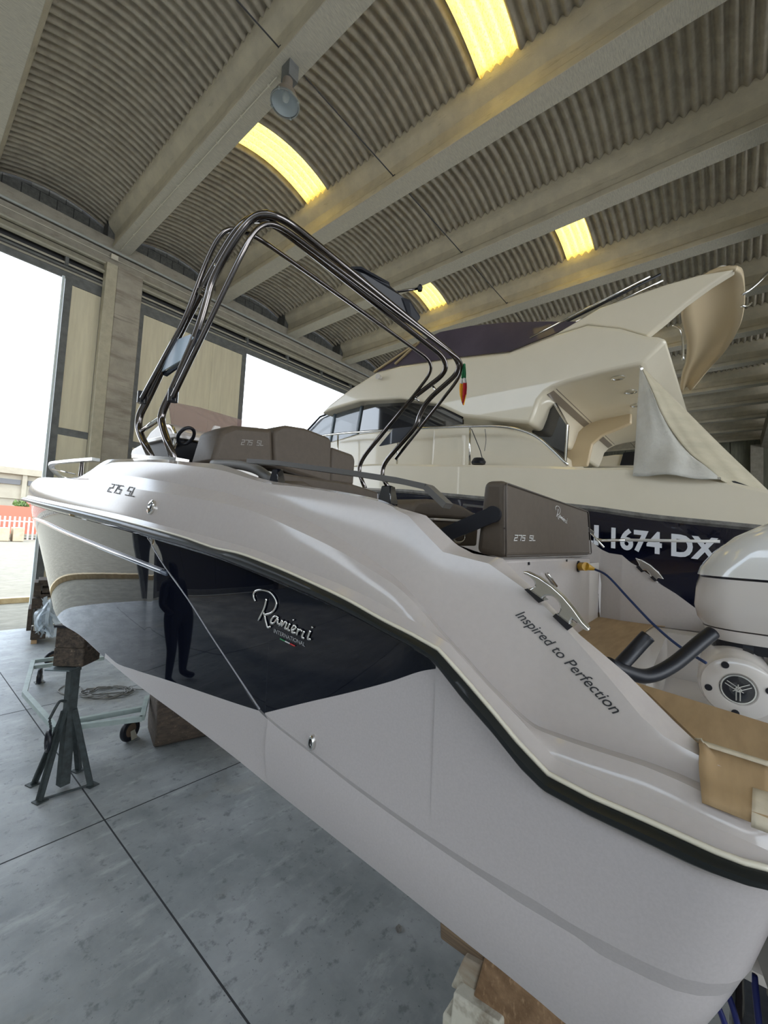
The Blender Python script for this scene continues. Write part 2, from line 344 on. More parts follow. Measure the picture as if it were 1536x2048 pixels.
# ================================================================== outdoors
yard_mat = overlay(mat('yard_gravel', (.19, .17, .125), .9, col2=(.145, .13, .095), scale=3, bump=.4, bscale=25), (.23, .21, .16), 1.2, .5, .7, (1, 3, 1))
yard = structure(mesh('yard', [(-80, 8.38 * K, -.03), (120, 8.38 * K, -.03), (120, 130, -.03), (-80, 130, -.03), (-80, 8.38 * K, -.3), (120, 8.38 * K, -.3), (120, 130, -.3), (-80, 130, -.3)], [(0, 1, 2, 3), (7, 6, 5, 4), (0, 4, 5, 1), (1, 5, 6, 2), (2, 6, 7, 3), (3, 7, 4, 0)], yard_mat))
kt = MB().box((-2, 11.1 * K, .05), (16, .25, .16)).build('timber_kerb', mat('pale_timber', (.52, .42, .26), .8, col2=(.40, .30, .17), scale=5)); bevel(kt, .01)
tag(kt, 'long pale timber lying across the sunlit yard outside', 'timber')
far_c = mat('far_building_concrete', (.33, .30, .23), .9, col2=(.28, .25, .19), scale=.6)
far_d = mat('far_window_dark', (.10, .10, .10), .3)
YF = 62.0
fb = thing('industrial_building', (0, YF + 14, 0), 'long beige concrete building with dark strip windows across the yard', 'building')
YB2 = YF + 14
zt = aty(20, 935, YB2).z
xr = aty(150, 1000, YB2).x
MB().box(((xr + 30 - 60) / 2, YB2 + 5, zt / 2), (xr + 90, 10, zt)).build('wall', far_c, fb)
z1_, z2_ = aty(20, 958, YB2).z, aty(20, 968, YB2).z
for k in range(12):
    xa = -45 + k * 5.2
    MB().box((xa + 2.5, YB2 - .02, (z1_ + z2_) / 2), (4.4, .3, z1_ - z2_)).build('window', far_d, fb)
    MB().box((xa + 5.1, YB2 - .1, zt / 2), (.5, .5, zt)).build('pillar', far_c, fb)
MB().box((-15 + xr / 2, YB2 - .2, zt - .4), (xr + 90, .6, .9)).build('cornice', far_c, fb)
for zz in (.35, .55): MB().box((-15 + xr / 2, YB2 - .05, zt * zz), (xr + 90, .2, .08)).build('band', far_c, fb)
rebase(fb)
fn = thing('picket_fence', (0, YF, 0), 'white upright picket fence along the far side of the yard', 'fence')
zf = aty(30, 1033, YF).z; fw_m = mat('fence_white', (.62, .60, .55), .6)
for k in range(90):
    MB().box((-20 + k * .42, YF, zf / 2), (.16, .05, zf)).build('picket', fw_m, fn)
MB().box((0, YF + .05, zf * .8), (42, .06, .12)).build('rail', fw_m, fn); rebase(fn)
rd = tag(MB().box((-3, YF + 4, aty(30, 1022, YF).z / 2 + .6), (34, 3, aty(30, 1022, YF).z)).build('red_canopy', mat('red_canopy', (.50, .13, .08), .7)), 'low red roof strip seen over the white fence', 'canopy')
for k, (pa, pb) in enumerate(((-8, 18), (22, 47))):
    a = aty(pa, 1084, YF - 4); b = aty(pb, 1055, YF - 4)
    o = MB().box(((a.x + b.x) / 2, YF - 4, b.z / 2), (b.x - a.x, 1.6, b.z)).build('concrete_bin', mat('bin_concrete', (.47, .38, .26), .9, col2=(.36, .29, .2), scale=2)); bevel(o, .05)
    tag(o, ('left', 'right')[k] + 'hand of two beige concrete bins before the white fence', 'bin')
def bush(px, py, Y, r, label):
    c = aty(px, py, Y); c.z = max(c.z, r * .7); mb = MB(); rr = random.Random(5)
    for k in range(260):
        d = Vector((rr.gauss(0, 1), rr.gauss(0, 1), rr.gauss(0, .8))).normalized() * r * rr.uniform(.5, 1); p = c + d
        u = Vector((rr.gauss(0, 1), rr.gauss(0, 1), rr.gauss(0, 1))).normalized() * .22 * r; v = u.cross(Vector((rr.gauss(0, 1), rr.gauss(0, 1), rr.gauss(0, 1)))).normalized() * .16 * r
        mb.add([p - u, p + v, p + u, p - v], [(0, 1, 2, 3)])
    mb.cyl((c.x, c.y, 0), (c.x, c.y, c.z), .12, 6)
    tag(mb.build('bush', mat('leaf_green', (.16, .24, .07), .7, col2=(.10, .16, .05), scale=2)), label, 'bush')
bush(52, 1016, YF + 10, 1.4, 'small green bush in front of the beige building')
# ================================================================== the grey and navy motorboat
gel = mat('gelcoat_pale_grey', (.46, .42, .395), .12, coat=0, col2=(.445, .405, .38), scale=60, spec=.5)
gel_hull = mat('gelcoat_hull_grey', (.46, .425, .415), .30, coat=.2, col2=(.43, .395, .385), scale=180)
navy = mat('gelcoat_navy', (.002, .003, .008), .02, coat=0, spec=.38, ior=1.45)
gel_white = mat('gelcoat_white', (.60, .56, .52), .25, coat=.6)
black_rub = mat('rub_rail_black', (.010, .012, .012), .35)
chrome = mat('polished_steel', (.72, .71, .68), .12, 1)
dark_chrome = mat('tinted_steel', (.17, .155, .15), .14, 1)
leather = mat('taupe_leather', (.088, .068, .050), .6, col2=(.077, .059, .043), scale=30, bump=.15, bscale=400, bdist=.001)
leather_d = mat('taupe_piping', (.085, .07, .058), .6)
black = mat('black_plastic', (.008, .009, .014), .4)
black_gloss = mat('black_gloss', (.006, .007, .012), .08, coat=1)
cardb = overlay(mat('cardboard', (.42, .29, .155), .8, col2=(.34, .23, .12), scale=4, stretch=(1, 6, 1)), (.25, .17, .09), 2, .55, .75, amt=.5)
tape_m = mat('paper_tape', (.62, .55, .42), .6, col2=(.52, .45, .33), scale=20, bump=.3)
white_print = mat('print_light', (.58, .57, .55), .5)
BO = Vector((2.1, 0, 0)); TH = math.radians(2.5)
FW = Vector((-math.sin(TH), math.cos(TH), 0)); PT = Vector((-math.cos(TH), -math.sin(TH), 0))
def Bw(s, t, z): p = BO + FW * s + PT * t; p.z = z; return p
def toB(P): d = Vector(P) - BO; return (d.dot(FW), d.dot(PT), P[2])
def bt(px, py, t): return at(px, py, PT, t + BO.dot(PT))       # point on the lengthwise plane t
def bsn(px, py, s): return at(px, py, FW, s + BO.dot(FW))      # point on the crosswise plane s
def Tout(s, k=1.0): return 1.26 * k * (1 if s < 2 else max(0, 1 - (min(s, 7.7) - 2) ** 3 / 5.7 ** 3))
def Tch(s): return 1.2 * (1 if s < 1 else max(0, 1 - ((min(s, 7.2) - 1) / 6.2) ** 2.6))
def solve(px, py, T):
    t = T(2)
    for i in range(60):
        s = toB(bt(px, py, t))[0]; t = .6 * t + .4 * T(min(s, 7.6))
    return toB(bt(px, py, t))
def pchip(xs, ys, lin=0):
    n_ = len(xs); h = [xs[i + 1] - xs[i] for i in range(n_ - 1)]; d = [(ys[i + 1] - ys[i]) / h[i] for i in range(n_ - 1)]; m = [d[0]]
    for i in range(1, n_ - 1):
        if d[i - 1] * d[i] <= 0: m.append(0)
        else: w1, w2 = 2 * h[i] + h[i - 1], h[i] + 2 * h[i - 1]; m.append((w1 + w2) / (w1 / d[i - 1] + w2 / d[i]))
    m.append(d[-1])
    def f(x):
        if x <= xs[0]: return ys[0] + m[0] * (x - xs[0])
        if x >= xs[-1]: return ys[-1] + m[-1] * (x - xs[-1])
        i = max(k for k in range(n_) if xs[k] <= x); i = min(i, n_ - 2); t = (x - xs[i]) / h[i]
        if lin and x < lin: return ys[i] + (ys[i + 1] - ys[i]) * t
        return ys[i] * (2 * t ** 3 - 3 * t * t + 1) + h[i] * m[i] * (t ** 3 - 2 * t * t + t) + ys[i + 1] * (-2 * t ** 3 + 3 * t * t) + h[i] * m[i + 1] * (t ** 3 - t * t)
    return f
class Row:
    def __init__(s, pts, T, ext=(), ext0=(), slope=None, lin=0):
        if slope:                        # the row lies on a wall leaning inboard from a lower row
            low, kk, dt = slope; g = lambda x, z: low.T(x) - kk * max(0, z - low.z(x)) - dt; q = []
            for px, py in pts:
                t = 1.1
                for i in range(60): a = toB(bt(px, py, t)); t = .6 * t + .4 * g(min(a[0], 7.6), a[2])
                q.append((a[0], a[2]))
            q = sorted(q + list(ext)); out = [q[0]]
            for a in q[1:]:
                if a[0] - out[-1][0] > .004: out.append(a)
            s.k = [a[0] for a in out]; s.f = pchip(s.k, [a[1] for a in out], .8); s.T = lambda x: max(0, g(x, s.z(x))) if x < 7.6 else 0
            return
        s.T = T; q = sorted([(a[0], a[2]) for a in (solve(px, py, T) for px, py in pts)] + list(ext) + list(ext0)); out = [q[0]]
        for a in q[1:]:
            if a[0] - out[-1][0] > .004: out.append(a)
        s.k = [a[0] for a in out]; s.f = pchip([a[0] for a in out], [a[1] for a in out], lin)
    def z(s, x): return s.f(max(x, -.02))
def kT(k): return lambda s: Tout(s, k)
R2 = Row([(75, 957), (131, 956), (199, 958), (217, 952), (342, 965), (400, 977), (440, 983), (504, 1001), (608, 1038), (686, 1080), (744, 1119), (800, 1163), (835, 1200), (882, 1257), (921, 1300), (1000, 1385), (1084, 1455), (1185, 1489), (1270, 1515), (1341, 1540), (1401, 1566)], kT(.93), [(7.7, 2.93)])
R0 = Row([(87, 953), (175, 950), (196, 930), (217, 919.5), (248, 918), (326, 918.5), (378, 924), (440, 929), (470, 938), (517, 955), (548, 963), (582, 968), (686, 984), (762, 1000), (800, 1016), (852, 1031), (914, 1090), (946, 1107), (1006, 1117), (1040, 1154), (1063, 1173), (1115, 1225), (1160, 1270), (1200, 1303), (1256, 1350), (1299, 1393), (1355, 1449), (1392, 1483)], None, [(7.7, 2.96)], slope=(R2, .30, .055))
R1 = Row([(87, 956), (175, 954), (200, 935), (222, 926), (250, 924), (326, 925), (378, 931), (440, 940), (517, 962), (548, 969), (582, 972), (686, 988), (762, 1004), (816, 1031), (886, 1104), (977, 1127), (1047, 1176), (1107, 1230), (1213, 1350), (1284, 1435), (1327, 1472), (1370, 1497), (1396, 1510)], None, [(7.7, 2.95)], slope=(R2, .30, .0))
R3 = Row([(66, 964), (131, 964), (199, 968), (326, 986), (418, 1001), (457, 1009), (504, 1022), (595, 1061), (681, 1103), (738, 1137), (800, 1178), (840, 1218), (880, 1264), (921, 1308), (1000, 1394), (1084, 1463), (1185, 1499), (1270, 1526), (1341, 1554), (1401, 1582)], kT(.965), [(7.7, 2.90)])
R4 = Row([(56, 991), (139, 1009), (235, 1028), (326, 1051), (440, 1080), (504, 1098), (608, 1140), (686, 1171), (746, 1199), (804, 1231), (846, 1252), (900, 1288), (973, 1369), (1038, 1436), (1100, 1506), (1114, 1520), (1185, 1551), (1299, 1600), (1384, 1634), (1469, 1671), (1500, 1690)], kT(.985), [(7.7, 2.78)], lin=.62)
R5 = Row([(50, 996), (118, 1011), (222, 1035), (300, 1055), (378, 1077), (440, 1098), (478, 1106), (556, 1134), (634, 1168), (699, 1199), (778, 1243), (830, 1269), (882, 1298), (934, 1356), (986, 1416), (1038, 1479), (1100, 1544), (1185, 1588), (1299, 1637), (1412, 1688), (1497, 1725)], kT(1), [(7.7, 2.75)], lin=.62)
R6 = Row([(52, 1003), (144, 1028), (248, 1056), (326, 1080), (400, 1100), (440, 1113.5), (500, 1138), (600, 1178), (700, 1223), (778, 1264), (869, 1315), (890, 1338), (934, 1395), (999, 1468), (1051, 1533), (1085, 1566), (1100, 1577), (1185, 1622), (1299, 1676), (1384, 1716), (1469, 1750)], kT(.99), [(7.65, 2.70)], lin=.62)
R6b = Row([(54, 1007), (144, 1032), (248, 1060), (326, 1084), (440, 1119), (600, 1185), (700, 1230), (778, 1271), (862, 1320), (876, 1337), (934, 1407), (1012, 1502), (1088, 1586), (1100, 1592), (1213, 1651), (1313, 1699), (1412, 1747), (1469, 1770)], kT(.98), [(7.62, 2.67)], lin=.62)
R7 = Row([(295, 1073), (326, 1126), (340, 1147), (378, 1199), (423, 1270), (470, 1341), (516, 1414), (530, 1428), (640, 1515), (700, 1561), (860, 1673), (982, 1750), (1086, 1810), (1200, 1880), (1287, 1927), (1366, 1969), (1430, 2000)], kT(.975))
R7b = Row([(293, 1074), (324, 1127), (338, 1148), (376, 1201), (421, 1272), (468, 1343), (513, 1416), (528, 1432), (640, 1521), (700, 1569), (860, 1685), (956, 1750), (1060, 1818), (1200, 1901), (1287, 1960), (1375, 2006), (1440, 2040)], kT(.965))
R8 = Row([(114, 1234), (119, 1242), (163, 1273), (208, 1314), (260, 1358), (371, 1440), (464, 1511), (560, 1589), (800, 1779), (969, 1914), (1144, 2048), (1290, 2160), (1430, 2235)], Tch, [(5.6, 1.86), (6.6, 2.15), (7.2, 2.45)])
R8.f = (lambda f: lambda x: f(min(x, 7.2)))(R8.f)
RN = Row([(530, 1423), (617, 1404), (699, 1385), (781, 1363), (849, 1341), (876, 1337)], kT(.975))
RNb = Row([(530, 1434), (617, 1424), (699, 1404), (808, 1366), (876, 1338)], kT(.975))
RM = Row([(200, 1308), (223, 1327), (260, 1340), (334, 1362), (408, 1386), (482, 1409), (519, 1419)], lambda s: .5 * (Tch(s) + Tout(s, .965)))
sC0 = RN.k[0]; sC1 = RN.k[-1]; sM1 = RM.k[-1]; sJ = R7.k[-1]      # apex of the navy panel, foot of the crease, forward end, top of crease
knots = set()
for r_ in (R0, R1, R2, R3, R4, R5, R6, R6b, R7, R7b, R8, RN, RM): knots |= {round(k, 3) for k in r_.k if .07 < k < 7.5}
knots |= {round(.07 + .025 * k, 3) for k in range(62)} | {round(1.6 + .06 * k, 3) for k in range(100)}
knots |= {round(v, 4) for v in (sC0, sC1, sM1, sJ)}
G = []
for k in sorted(knots):
    if k < 7.6 and (not G or k - G[-1] > .006): G.append(k)
RC = .12
def rake(z): return .30 * max(0, 2.05 - z) + .15 * max(0, 1.8 - z)
def station(i, row=None, T=None, z=None):
    """point of a row at grid index; the first ones turn round the stern corner"""
    if i < 0:
        a = -i / 6 * math.pi / 2; s0 = G[0]; t0 = T(s0); zz = z(s0 - RC * math.sin(a)); return Bw(s0 - RC * math.sin(a) + rake(zz), t0 - RC * (1 - math.cos(a)), zz)
    s = G[i]; zz = z(s); return Bw(s + rake(zz) * max(0, 1 - (s - G[0]) / .35), T(s), zz)
def strip(name, A, B, m, par, i0, i1, n=1, side=1, bulge=0, smooth=30, cond=None):
    vs = []; cols = []
    idx = list(range(i0, i1 + 1))
    for i in idx:
        p = station(i, T=A[0], z=A[1]); q = station(i, T=B[0], z=B[1])
        for k in range(n + 1):
            u = k / n; v = p.lerp(q, u) + PT * bulge * 4 * u * (1 - u)
            if side < 0: b = toB(v); v = Bw(b[0], -b[1], b[2])
            vs.append(v)
    fs = []
    for a in range(len(idx) - 1):
        for k in range(n):
            b = a * (n + 1) + k; f = (b, b + 1, b + n + 2, b + n + 1)
            fs.append(f if side > 0 else f[::-1])
    return vs, fs
def gi(s): return min(range(len(G)), key=lambda i: abs(G[i] - s))
iC0, iC1, iM1, iJ, iL = gi(sC0), gi(sC1), gi(sM1), gi(sJ), len(G) - 1
def RZ(r): return (r.T, r.z)
# zones where two rows have met
R7m = lambda s: R7.z(s) if s < sJ else R6b.z(s) - .004
R7bm = lambda s: R7b.z(s) if s < sJ else R6b.z(s) - .008
RN.k[-1]
RN = Row([(617, 1404), (699, 1385), (781, 1363), (849, 1341), (876, 1337)], kT(.975), [(sC1, R7.z(sC1) + .003)])
RNb = Row([(617, 1424), (699, 1404), (808, 1366), (876, 1338)], kT(.975), [(sC1, R7.z(sC1) + .001)])
def rn(s): return RN.z(min(max(s, sC0), sC1))
def mix(f, g, s, a, b): u = min(1, max(0, (s - a) / (b - a))); return f * (1 - u) + g * u
boat = thing('motorboat', Bw(0, 0, 0), 'pale grey open motorboat with glossy navy side panel, raised on blocks', 'boat')
hull = MB(); hb = MB(); pan = MB()
t7 = R7.T; t7b = R7b.T
def side_hull(side):
    H_ = MB(); N_ = MB()
    def S(mb, *a, **k): v, f = strip('', *a, **k, side=side); mb.add(v, f)
    # return under the rail
    S(H_, RZ(R6), RZ(R6b), None, None, -6, iC0)
    S(N_, RZ(R6), RZ(R6b), None, None, iC0, iL)
    # topside aft of the apex
    S(H_, RZ(R6b), (t7, R7m), None, None, -6, iC0, n=6)
    # navy panel aft of the crease, pale bevel and pale side beneath it
    S(N_, RZ(R6b), (lambda s: RN.T(s), lambda s: rn(s)), None, None, iC0, iC1, n=6)
    S(H_, (lambda s: RN.T(s), rn), (lambda s: RNb.T(s) , lambda s: min(RNb.z(min(max(s, sC0), sC1)), rn(s) - .001)), None, None, iC0, iC1)
    S(H_, (RNb.T, lambda s: min(RNb.z(min(max(s, sC0), sC1)), rn(s) - .001)), (t7, R7m), None, None, iC0, iC1, n=4)
    # navy between the rail and the crease
    S(N_, RZ(R6b), (t7, R7m), None, None, iC1, iJ, n=6)
    # groove
    S(H_, (t7, R7m), (t7b, R7bm), None, None, -6, iC1)
    S(N_, (t7, R7m), (t7b, R7bm), None, None, iC1, iL)
    # below the crease
    S(H_, (t7b, R7bm), (R8.T, R8.z), None, None, -6, iC1, n=6, bulge=.01)
    rmz = lambda s: RM.z(s); rmt = RM.T
    iM0 = gi(RM.k[-1])
    def md(s): return max(R8.z(s) + .001, RM.z(s)) if s < RM.k[-1] else R8.z(s) + .001
    def mt(s):
        za, zb_ = R7bm(s), R8.z(s); u = min(1, max(0, (za - md(s)) / max(.01, za - zb_))); return t7b(s) * (1 - u) + R8.T(s) * u
    S(N_, (t7b, R7bm), (mt, md), None, None, iC1, iL, n=10)
    S(H_, (mt, md), (R8.T, R8.z), None, None, iC1, iL, n=3)
    # bottom to the keel
    def kz(s): return min(R8.z(s) - .01, 1.17 if s < 4.8 else 1.17 + (min(s, 7.2) - 4.8) ** 2 * .19)
    S(H_, (R8.T, R8.z), (lambda s: .02, kz), None, None, -6, iL, n=4)
    return H_, N_
for side in (1, -1):
    a, b = side_hull(side); hull.add(a.v, a.f); pan.add(b.v, b.f)
ho = hull.build('hull', gel_hull, boat, autos=28); po = pan.build('hull_panel', navy, boat, autos=24)
po['label'] = 'glossy navy hull side panel'
# transom
tr = MB()
zs = [1.17, 1.62, 1.8, 2.06]; tt = [0.02, Tch(0) - RC, 1.228 - RC, 1.235 - RC]
for i in range(2):
    tr.add([Bw(G[0] - RC, tt[i], zs[i]), Bw(G[0] - RC, -tt[i], zs[i]), Bw(G[0] - RC, -tt[i + 1], zs[i + 1]), Bw(G[0] - RC, tt[i + 1], zs[i + 1])], [(0, 1, 2, 3)])
for sg in (1, -1):
    tr.add([Bw(G[0] - RC, sg * tt[2], zs[2]), Bw(G[0] - RC, sg * (.56 if sg > 0 else .86), zs[2]), Bw(G[0] - RC, sg * (.56 if sg > 0 else .86), zs[3]), Bw(G[0] - RC, sg * tt[3], zs[3])], [(0, 1, 2, 3)])
tr.build('transom', gel_hull, boat)
# deck moulding sides
dk = MB()
for side in (1, -1):
    for A, B, n_, bl in ((R0, R1, 1, .0), (R1, R2, 6, .003), (R2, R3, 1, 0), (R3, R4, 4, .004), (R4, R5, 1, 0)):
        v, f = strip('', RZ(A), RZ(B), None, None, -6, iL, n=n_, side=side, bulge=bl); dk.add(v, f)
    # inner face of the coaming
    def zin(s): return R0.z(s) - .30 if s > .62 else max(2.03, R0.z(s) - .45)
    v, f = strip('', (lambda s: R0.T(s), R0.z), (lambda s: R0.T(s) - .04, zin), None, None, -6, gi(5.0), n=2, side=side); dk.add(v, f)
deck = dk.build('deck_moulding', gel, boat, autos=22)
# foredeck
fd = MB(); vs = []; fs = []; ii = [i for i in range(len(G)) if G[i] > 3.5]
for i in ii:
    s = G[i]
    for u in (1, .5, 0, -.5, -1): vs.append(Bw(s, R0.T(s) * u, R0.z(s) + .04 * (1 - u * u)))
for a in range(len(ii) - 1):
    for k in range(4): b = a * 5 + k; fs.append((b, b + 1, b + 6, b + 5))
mesh('foredeck', vs, fs, gel, boat, autos=30)
# cockpit sole and swim platform
def bbox(name, s0, s1, t0, t1, z0, z1, m, par=None, bv=0, seg=2):
    o = MB().add([Bw(s, t, z) for s in (s0, s1) for t in (t0, t1) for z in (z0, z1)], [(0, 1, 3, 2), (4, 6, 7, 5), (0, 4, 5, 1), (2, 3, 7, 6), (0, 2, 6, 4), (1, 5, 7, 3)]).build(name, m, par or boat)
    if bv: bevel(o, bv, seg)
    return o
bbox('cockpit_sole', .62, 3.6, -.92, .92, 1.95, 2.0, gel_white)
bbox('swim_platform', .24, .62, -1.02, 1.02, 1.72, 2.03, gel_white)
bbox('swim_platform', .012, .24, .56, 1.02, 1.72, 2.03, gel_white); bbox('swim_platform', .012, .24, -1.02, -.86, 1.72, 2.03, gel_white)
bbox('motor_well', .012, .24, -.86, .56, 1.70, 1.78, gel_white)
bbox('bulkhead', .63, .70, -1.0, -.60, 2.0, 2.40, gel_white)
# black rubbing strake: swept profile
rub = MB()
for side in (1, -1):
    prof = [(0, .0), (.022, .1), (.034, .3), (.036, .6), (.024, .9), (0, 1)]; vs = []; fs = []; idx = list(range(-6, iL + 1))
    for i in idx:
        a = station(i, T=R5.T, z=R5.z); b = station(i, T=R6.T, z=R6.z)
        out = PT.copy()
        if i < 0: an = -i / 6 * math.pi / 2; out = PT * math.cos(an) - FW * math.sin(an)
        for d, u in prof:
            v = a.lerp(b, u) + out * d
            if side < 0: c = toB(v); v = Bw(c[0], -c[1], c[2])
            vs.append(v)
    n6 = len(prof)
    for a in range(len(idx) - 1):
        for k in range(n6 - 1): b = a * n6 + k; fs.append((b, b + 1, b + n6 + 1, b + n6))
    rub.add(vs, fs)
rub.build('rub_rail', black_rub, boat, autos=60)['label'] = 'black rubbing strake'
# thin bright bead on the strake
bead = MB(); pts = []
for i in range(-6, iL + 1, 1):
    a = station(i, T=R5.T, z=R5.z); pts.append(a + PT * .012 + Vector((0, 0, .002)))
bead.tube(pts, .005, 6); bead.build('rail_bead', mat('bead_cream', (.62, .58, .47), .35, coat=.5), boat, smooth=True)
# spray rail
sp = [solve(px, py, lambda s: .5 * Tout(s, .97) + .5 * Tout(s, .94)) for px, py in ((330, 1145), (260, 1117), (200, 1093), (130, 1064), (90, 1045), (66, 1036))]
BV = BVHTree.FromPolygons([v for v in pan.v], [f for f in pan.f]); BH = BVHTree.FromPolygons([v for v in hull.v] , [f for f in hull.f]); BD = BVHTree.FromPolygons(dk.v, dk.f)
def onhull(px, py, trees=(BV, BH, BD), off=.003):
    d = ray(px, py).normalized(); best = None
    for T_ in trees:
        h, nrm, ix, ds = T_.ray_cast(CAM, d)
        if h is not None and (best is None or ds < best[1]): best = (h, ds, nrm)
    if best is None: return None
    h, ds, nrm = best
    if nrm.dot(d) > 0: nrm = -nrm
    return h + nrm * off, nrm
def path_on(pts, off=.004, n=8, trees=(BV, BH, BD)):
    P = catmull([(a, b, 0) for a, b in pts], n); out = []
    for p in P:
        q = onhull(p.x, p.y, trees, off)
        if q: out.append(q[0])
    return out
pp = path_on([(336, 1147), (260, 1117), (200, 1093), (130, 1064), (90, 1045), (66, 1036)], .006)
if len(pp) > 3: MB().tube(pp, .011, 8).build('spray_rail', mat('spray_rail_navy', (.10, .12, .16), .1, coat=1), boat, smooth=True)
pp = path_on([(296, 1076), (326, 1127), (378, 1200), (423, 1271), (470, 1342), (520, 1418)], .001)
if len(pp) > 3: MB().tube(pp, .003, 6).build('crease_line', mat('crease_grey', (.22, .22, .24), .2, coat=1), boat, smooth=True)
#@@PART3
#@@PART3 ---------------------------------------------------------- fittings of the motorboat
def tube_part(name, pts, r, m, par, n=10, rad=None, closed=False):
    if rad: pts = smooth_path(pts, rad)
    return MB().tube(pts, r, n, closed).build(name, m, par, smooth=True)
# folding tube arch
arch = empty('tube_arch', (0, 0, 0), boat)
def arch_tube(pts, r, m=dark_chrome, rad=.14): return tube_part('arch_tube', [bt(a, b, t) for a, b, t in pts], r, m, arch, 12, rad)
arch_tube([(303, 915, 1.02), (277, 862, 1.02), (278, 832, 1.02), (292, 806, 1.01), (356, 672, .98), (418, 553, .95), (470, 462, .93), (503, 433, .88), (545, 444, .80), (889, 715, -.84), (893, 745, -.90), (819, 801, -.97), (725, 916, -1.0), (716, 942, -1.0), (730, 976, -1.0)], .021, rad=.12)
arch_tube([(349, 920, 1.02), (324, 853, 1.02), (322, 828, 1.02), (342, 788, 1.01), (392, 672, .98), (411, 610, .97), (423, 560, .96), (474, 470, .93), (510, 428, .88), (560, 430, .80), (912, 713, -.84), (921, 742, -.90), (854, 801, -.95), (838, 832, -.97), (834, 852, -.97), (768, 926, -1.0), (763, 952, -1.0), (777, 976, -1.0)], .021, rad=.12)
arch_tube([(284, 797, 1.06), (370, 640, 1.0), (413, 522, .97), (442, 465, .95), (466, 456, .90), (510, 471, .82), (600, 534, .5), (860, 720, -.84), (863, 745, -.90), (826, 793, -.94), (727, 912, -1.0)], .0135, rad=.10)
arch_tube([(346, 794, 1.06), (418, 645, 1.0), (481, 513, .96), (506, 464, .93), (530, 446, .88), (562, 452, .80), (926, 724, -.84), (919, 756, -.90), (791, 918, -1.0)], .0135, rad=.10)
for a, b, r in (((280, 864, 1.02), (322, 835, 1.02), .014), ((428, 524, .95), (436, 540, .95), .012), ((398, 562, .96), (404, 572, .96), .01), ((866, 773, -.93), (876, 785, -.93), .01), ((826, 793, -.95), (838, 802, -.95), .01)):
    tube_part('cross_tube', [bt(*a), bt(*b)], r, chrome, arch)
for px, py in ((284, 797), (346, 793)): p = bt(px, py, 1.04); MB().cyl(p - Vector((0, 0, .03)), p + Vector((0, 0, .04)), .026, 12).build('tube_clamp', black_gloss, arch, autos=40)
p = bt(410, 586, .96); MB().cyl(p - PT * .03, p + PT * .03, .022, 14).build('hinge_knob', chrome, arch, autos=40)
for a, b in (((276, 914), (365, 921)),): 
    q0, q1 = bt(*a, 1.02), bt(*b, 1.02)
    MB().bar(q0, q1, .07, .02).build('base_plate', chrome, arch)
for a, b in (((725, 978), (785, 981)),):
    q0, q1 = bt(*a, -1.0), bt(*b, -1.0); MB().bar(q0, q1, .07, .02).build('base_plate', chrome, arch)
def plate(name, pts, t, thick, m, par, bv=.004, fn=bt):
    P = [fn(a, b, t) for a, b in pts]; off = (PT if fn is bt else FW) * (-thick if fn is bt else thick)
    o = MB().prism(P, off).build(name, m, par)
    if bv: bevel(o, bv, 2)
    return o
navy_plate = mat('navy_plate', (.02, .025, .04), .12, coat=1)
sky_tint_plate = mat('painted_sky_plate', (.50, .60, .70), .25, coat=.5)  # sky reflection on the plate painted as a pale blue base colour
plate('side_plate', [(345, 683), (382, 668), (386, 674), (365, 718), (317, 747)], 1.0, .006, sky_tint_plate, arch, 0)
plate('side_plate', [(376, 672), (396, 656), (402, 668), (372, 722), (330, 752), (322, 748), (365, 718), (386, 674)], .985, .012, navy_plate, arch, 0)
plate('side_plate', [(787, 857), (826, 853), (799, 884), (758, 892)], -.97, .012, navy_plate, arch, 0)
roofP = [(678, 543, -.02), (705, 538, -.10), (722, 538, -.14), (778, 569, -.40), (780, 577, -.42), (807, 600, -.52), (819, 604, -.56), (840, 637, -.68), (826, 654, -.66), (776, 625, -.45)]
MB().prism([bt(*p) for p in roofP], (0, 0, .02)).build('roof_plate', black, arch)
MB().prism([bt(*p) for p in ((604, 492, .30), (634, 501, .18), (650, 520, .1), (618, 511, .22))], (0, 0, .015)).build('roof_plate', mat('smoke_plate', (.06, .05, .05), .3), arch)
tube_part('antenna', [bt(791, 584, -.5), bt(838, 577, -.62)], .010, dark_chrome, arch); q = bt(840, 577, -.62); MB().lathe([(0, 0), (.018, .0), (.022, .03), (.012, .05), (0, .05)], Matrix.Translation(q - Vector((0, 0, .02))), 14).build('antenna_cap', black, arch)
# gunwale grab rail (port and starboard)
def grab(tt, sgn):
    P = [(502, 923), (560, 927), (640, 938), (720, 949), (800, 962), (857, 975), (896, 1012)]
    Q = [toB(bt(a, b, 1.03)) for a, b in P]; mb = MB()
    for a, b in zip(Q, Q[1:]):
        mb.bar(Bw(a[0], a[1] * sgn, a[2]), Bw(b[0], b[1] * sgn, b[2]), .045, .018)
    mb.build('grab_rail', mat('anodised_grey', (.16, .155, .15), .35, .6), boat)
    for (px, py0, py1) in ((556, 934, 968), (777, 966, 1010)):
        a = toB(bt(px, py0, 1.03)); b = toB(bt(px + 1, py1, 1.03)); s = a[0]; h = a[2] - b[2]
        m_ = MB().add([Bw(s + i * w_, (1.03 + j * w_ * .8) * sgn, z) for z, w_ in ((b[2], .028), (a[2] - .01, .018)) for i, j in ((-1, -1), (1, -1), (1, 1), (-1, 1))], [(0, 1, 2, 3), (4, 7, 6, 5), (0, 4, 5, 1), (1, 5, 6, 2), (2, 6, 7, 3), (3, 7, 4, 0)])
        o = m_.build('rail_bracket', black_gloss, boat); bevel(o, .003, 1)
grab(1.03, 1); grab(-1.03, -1)
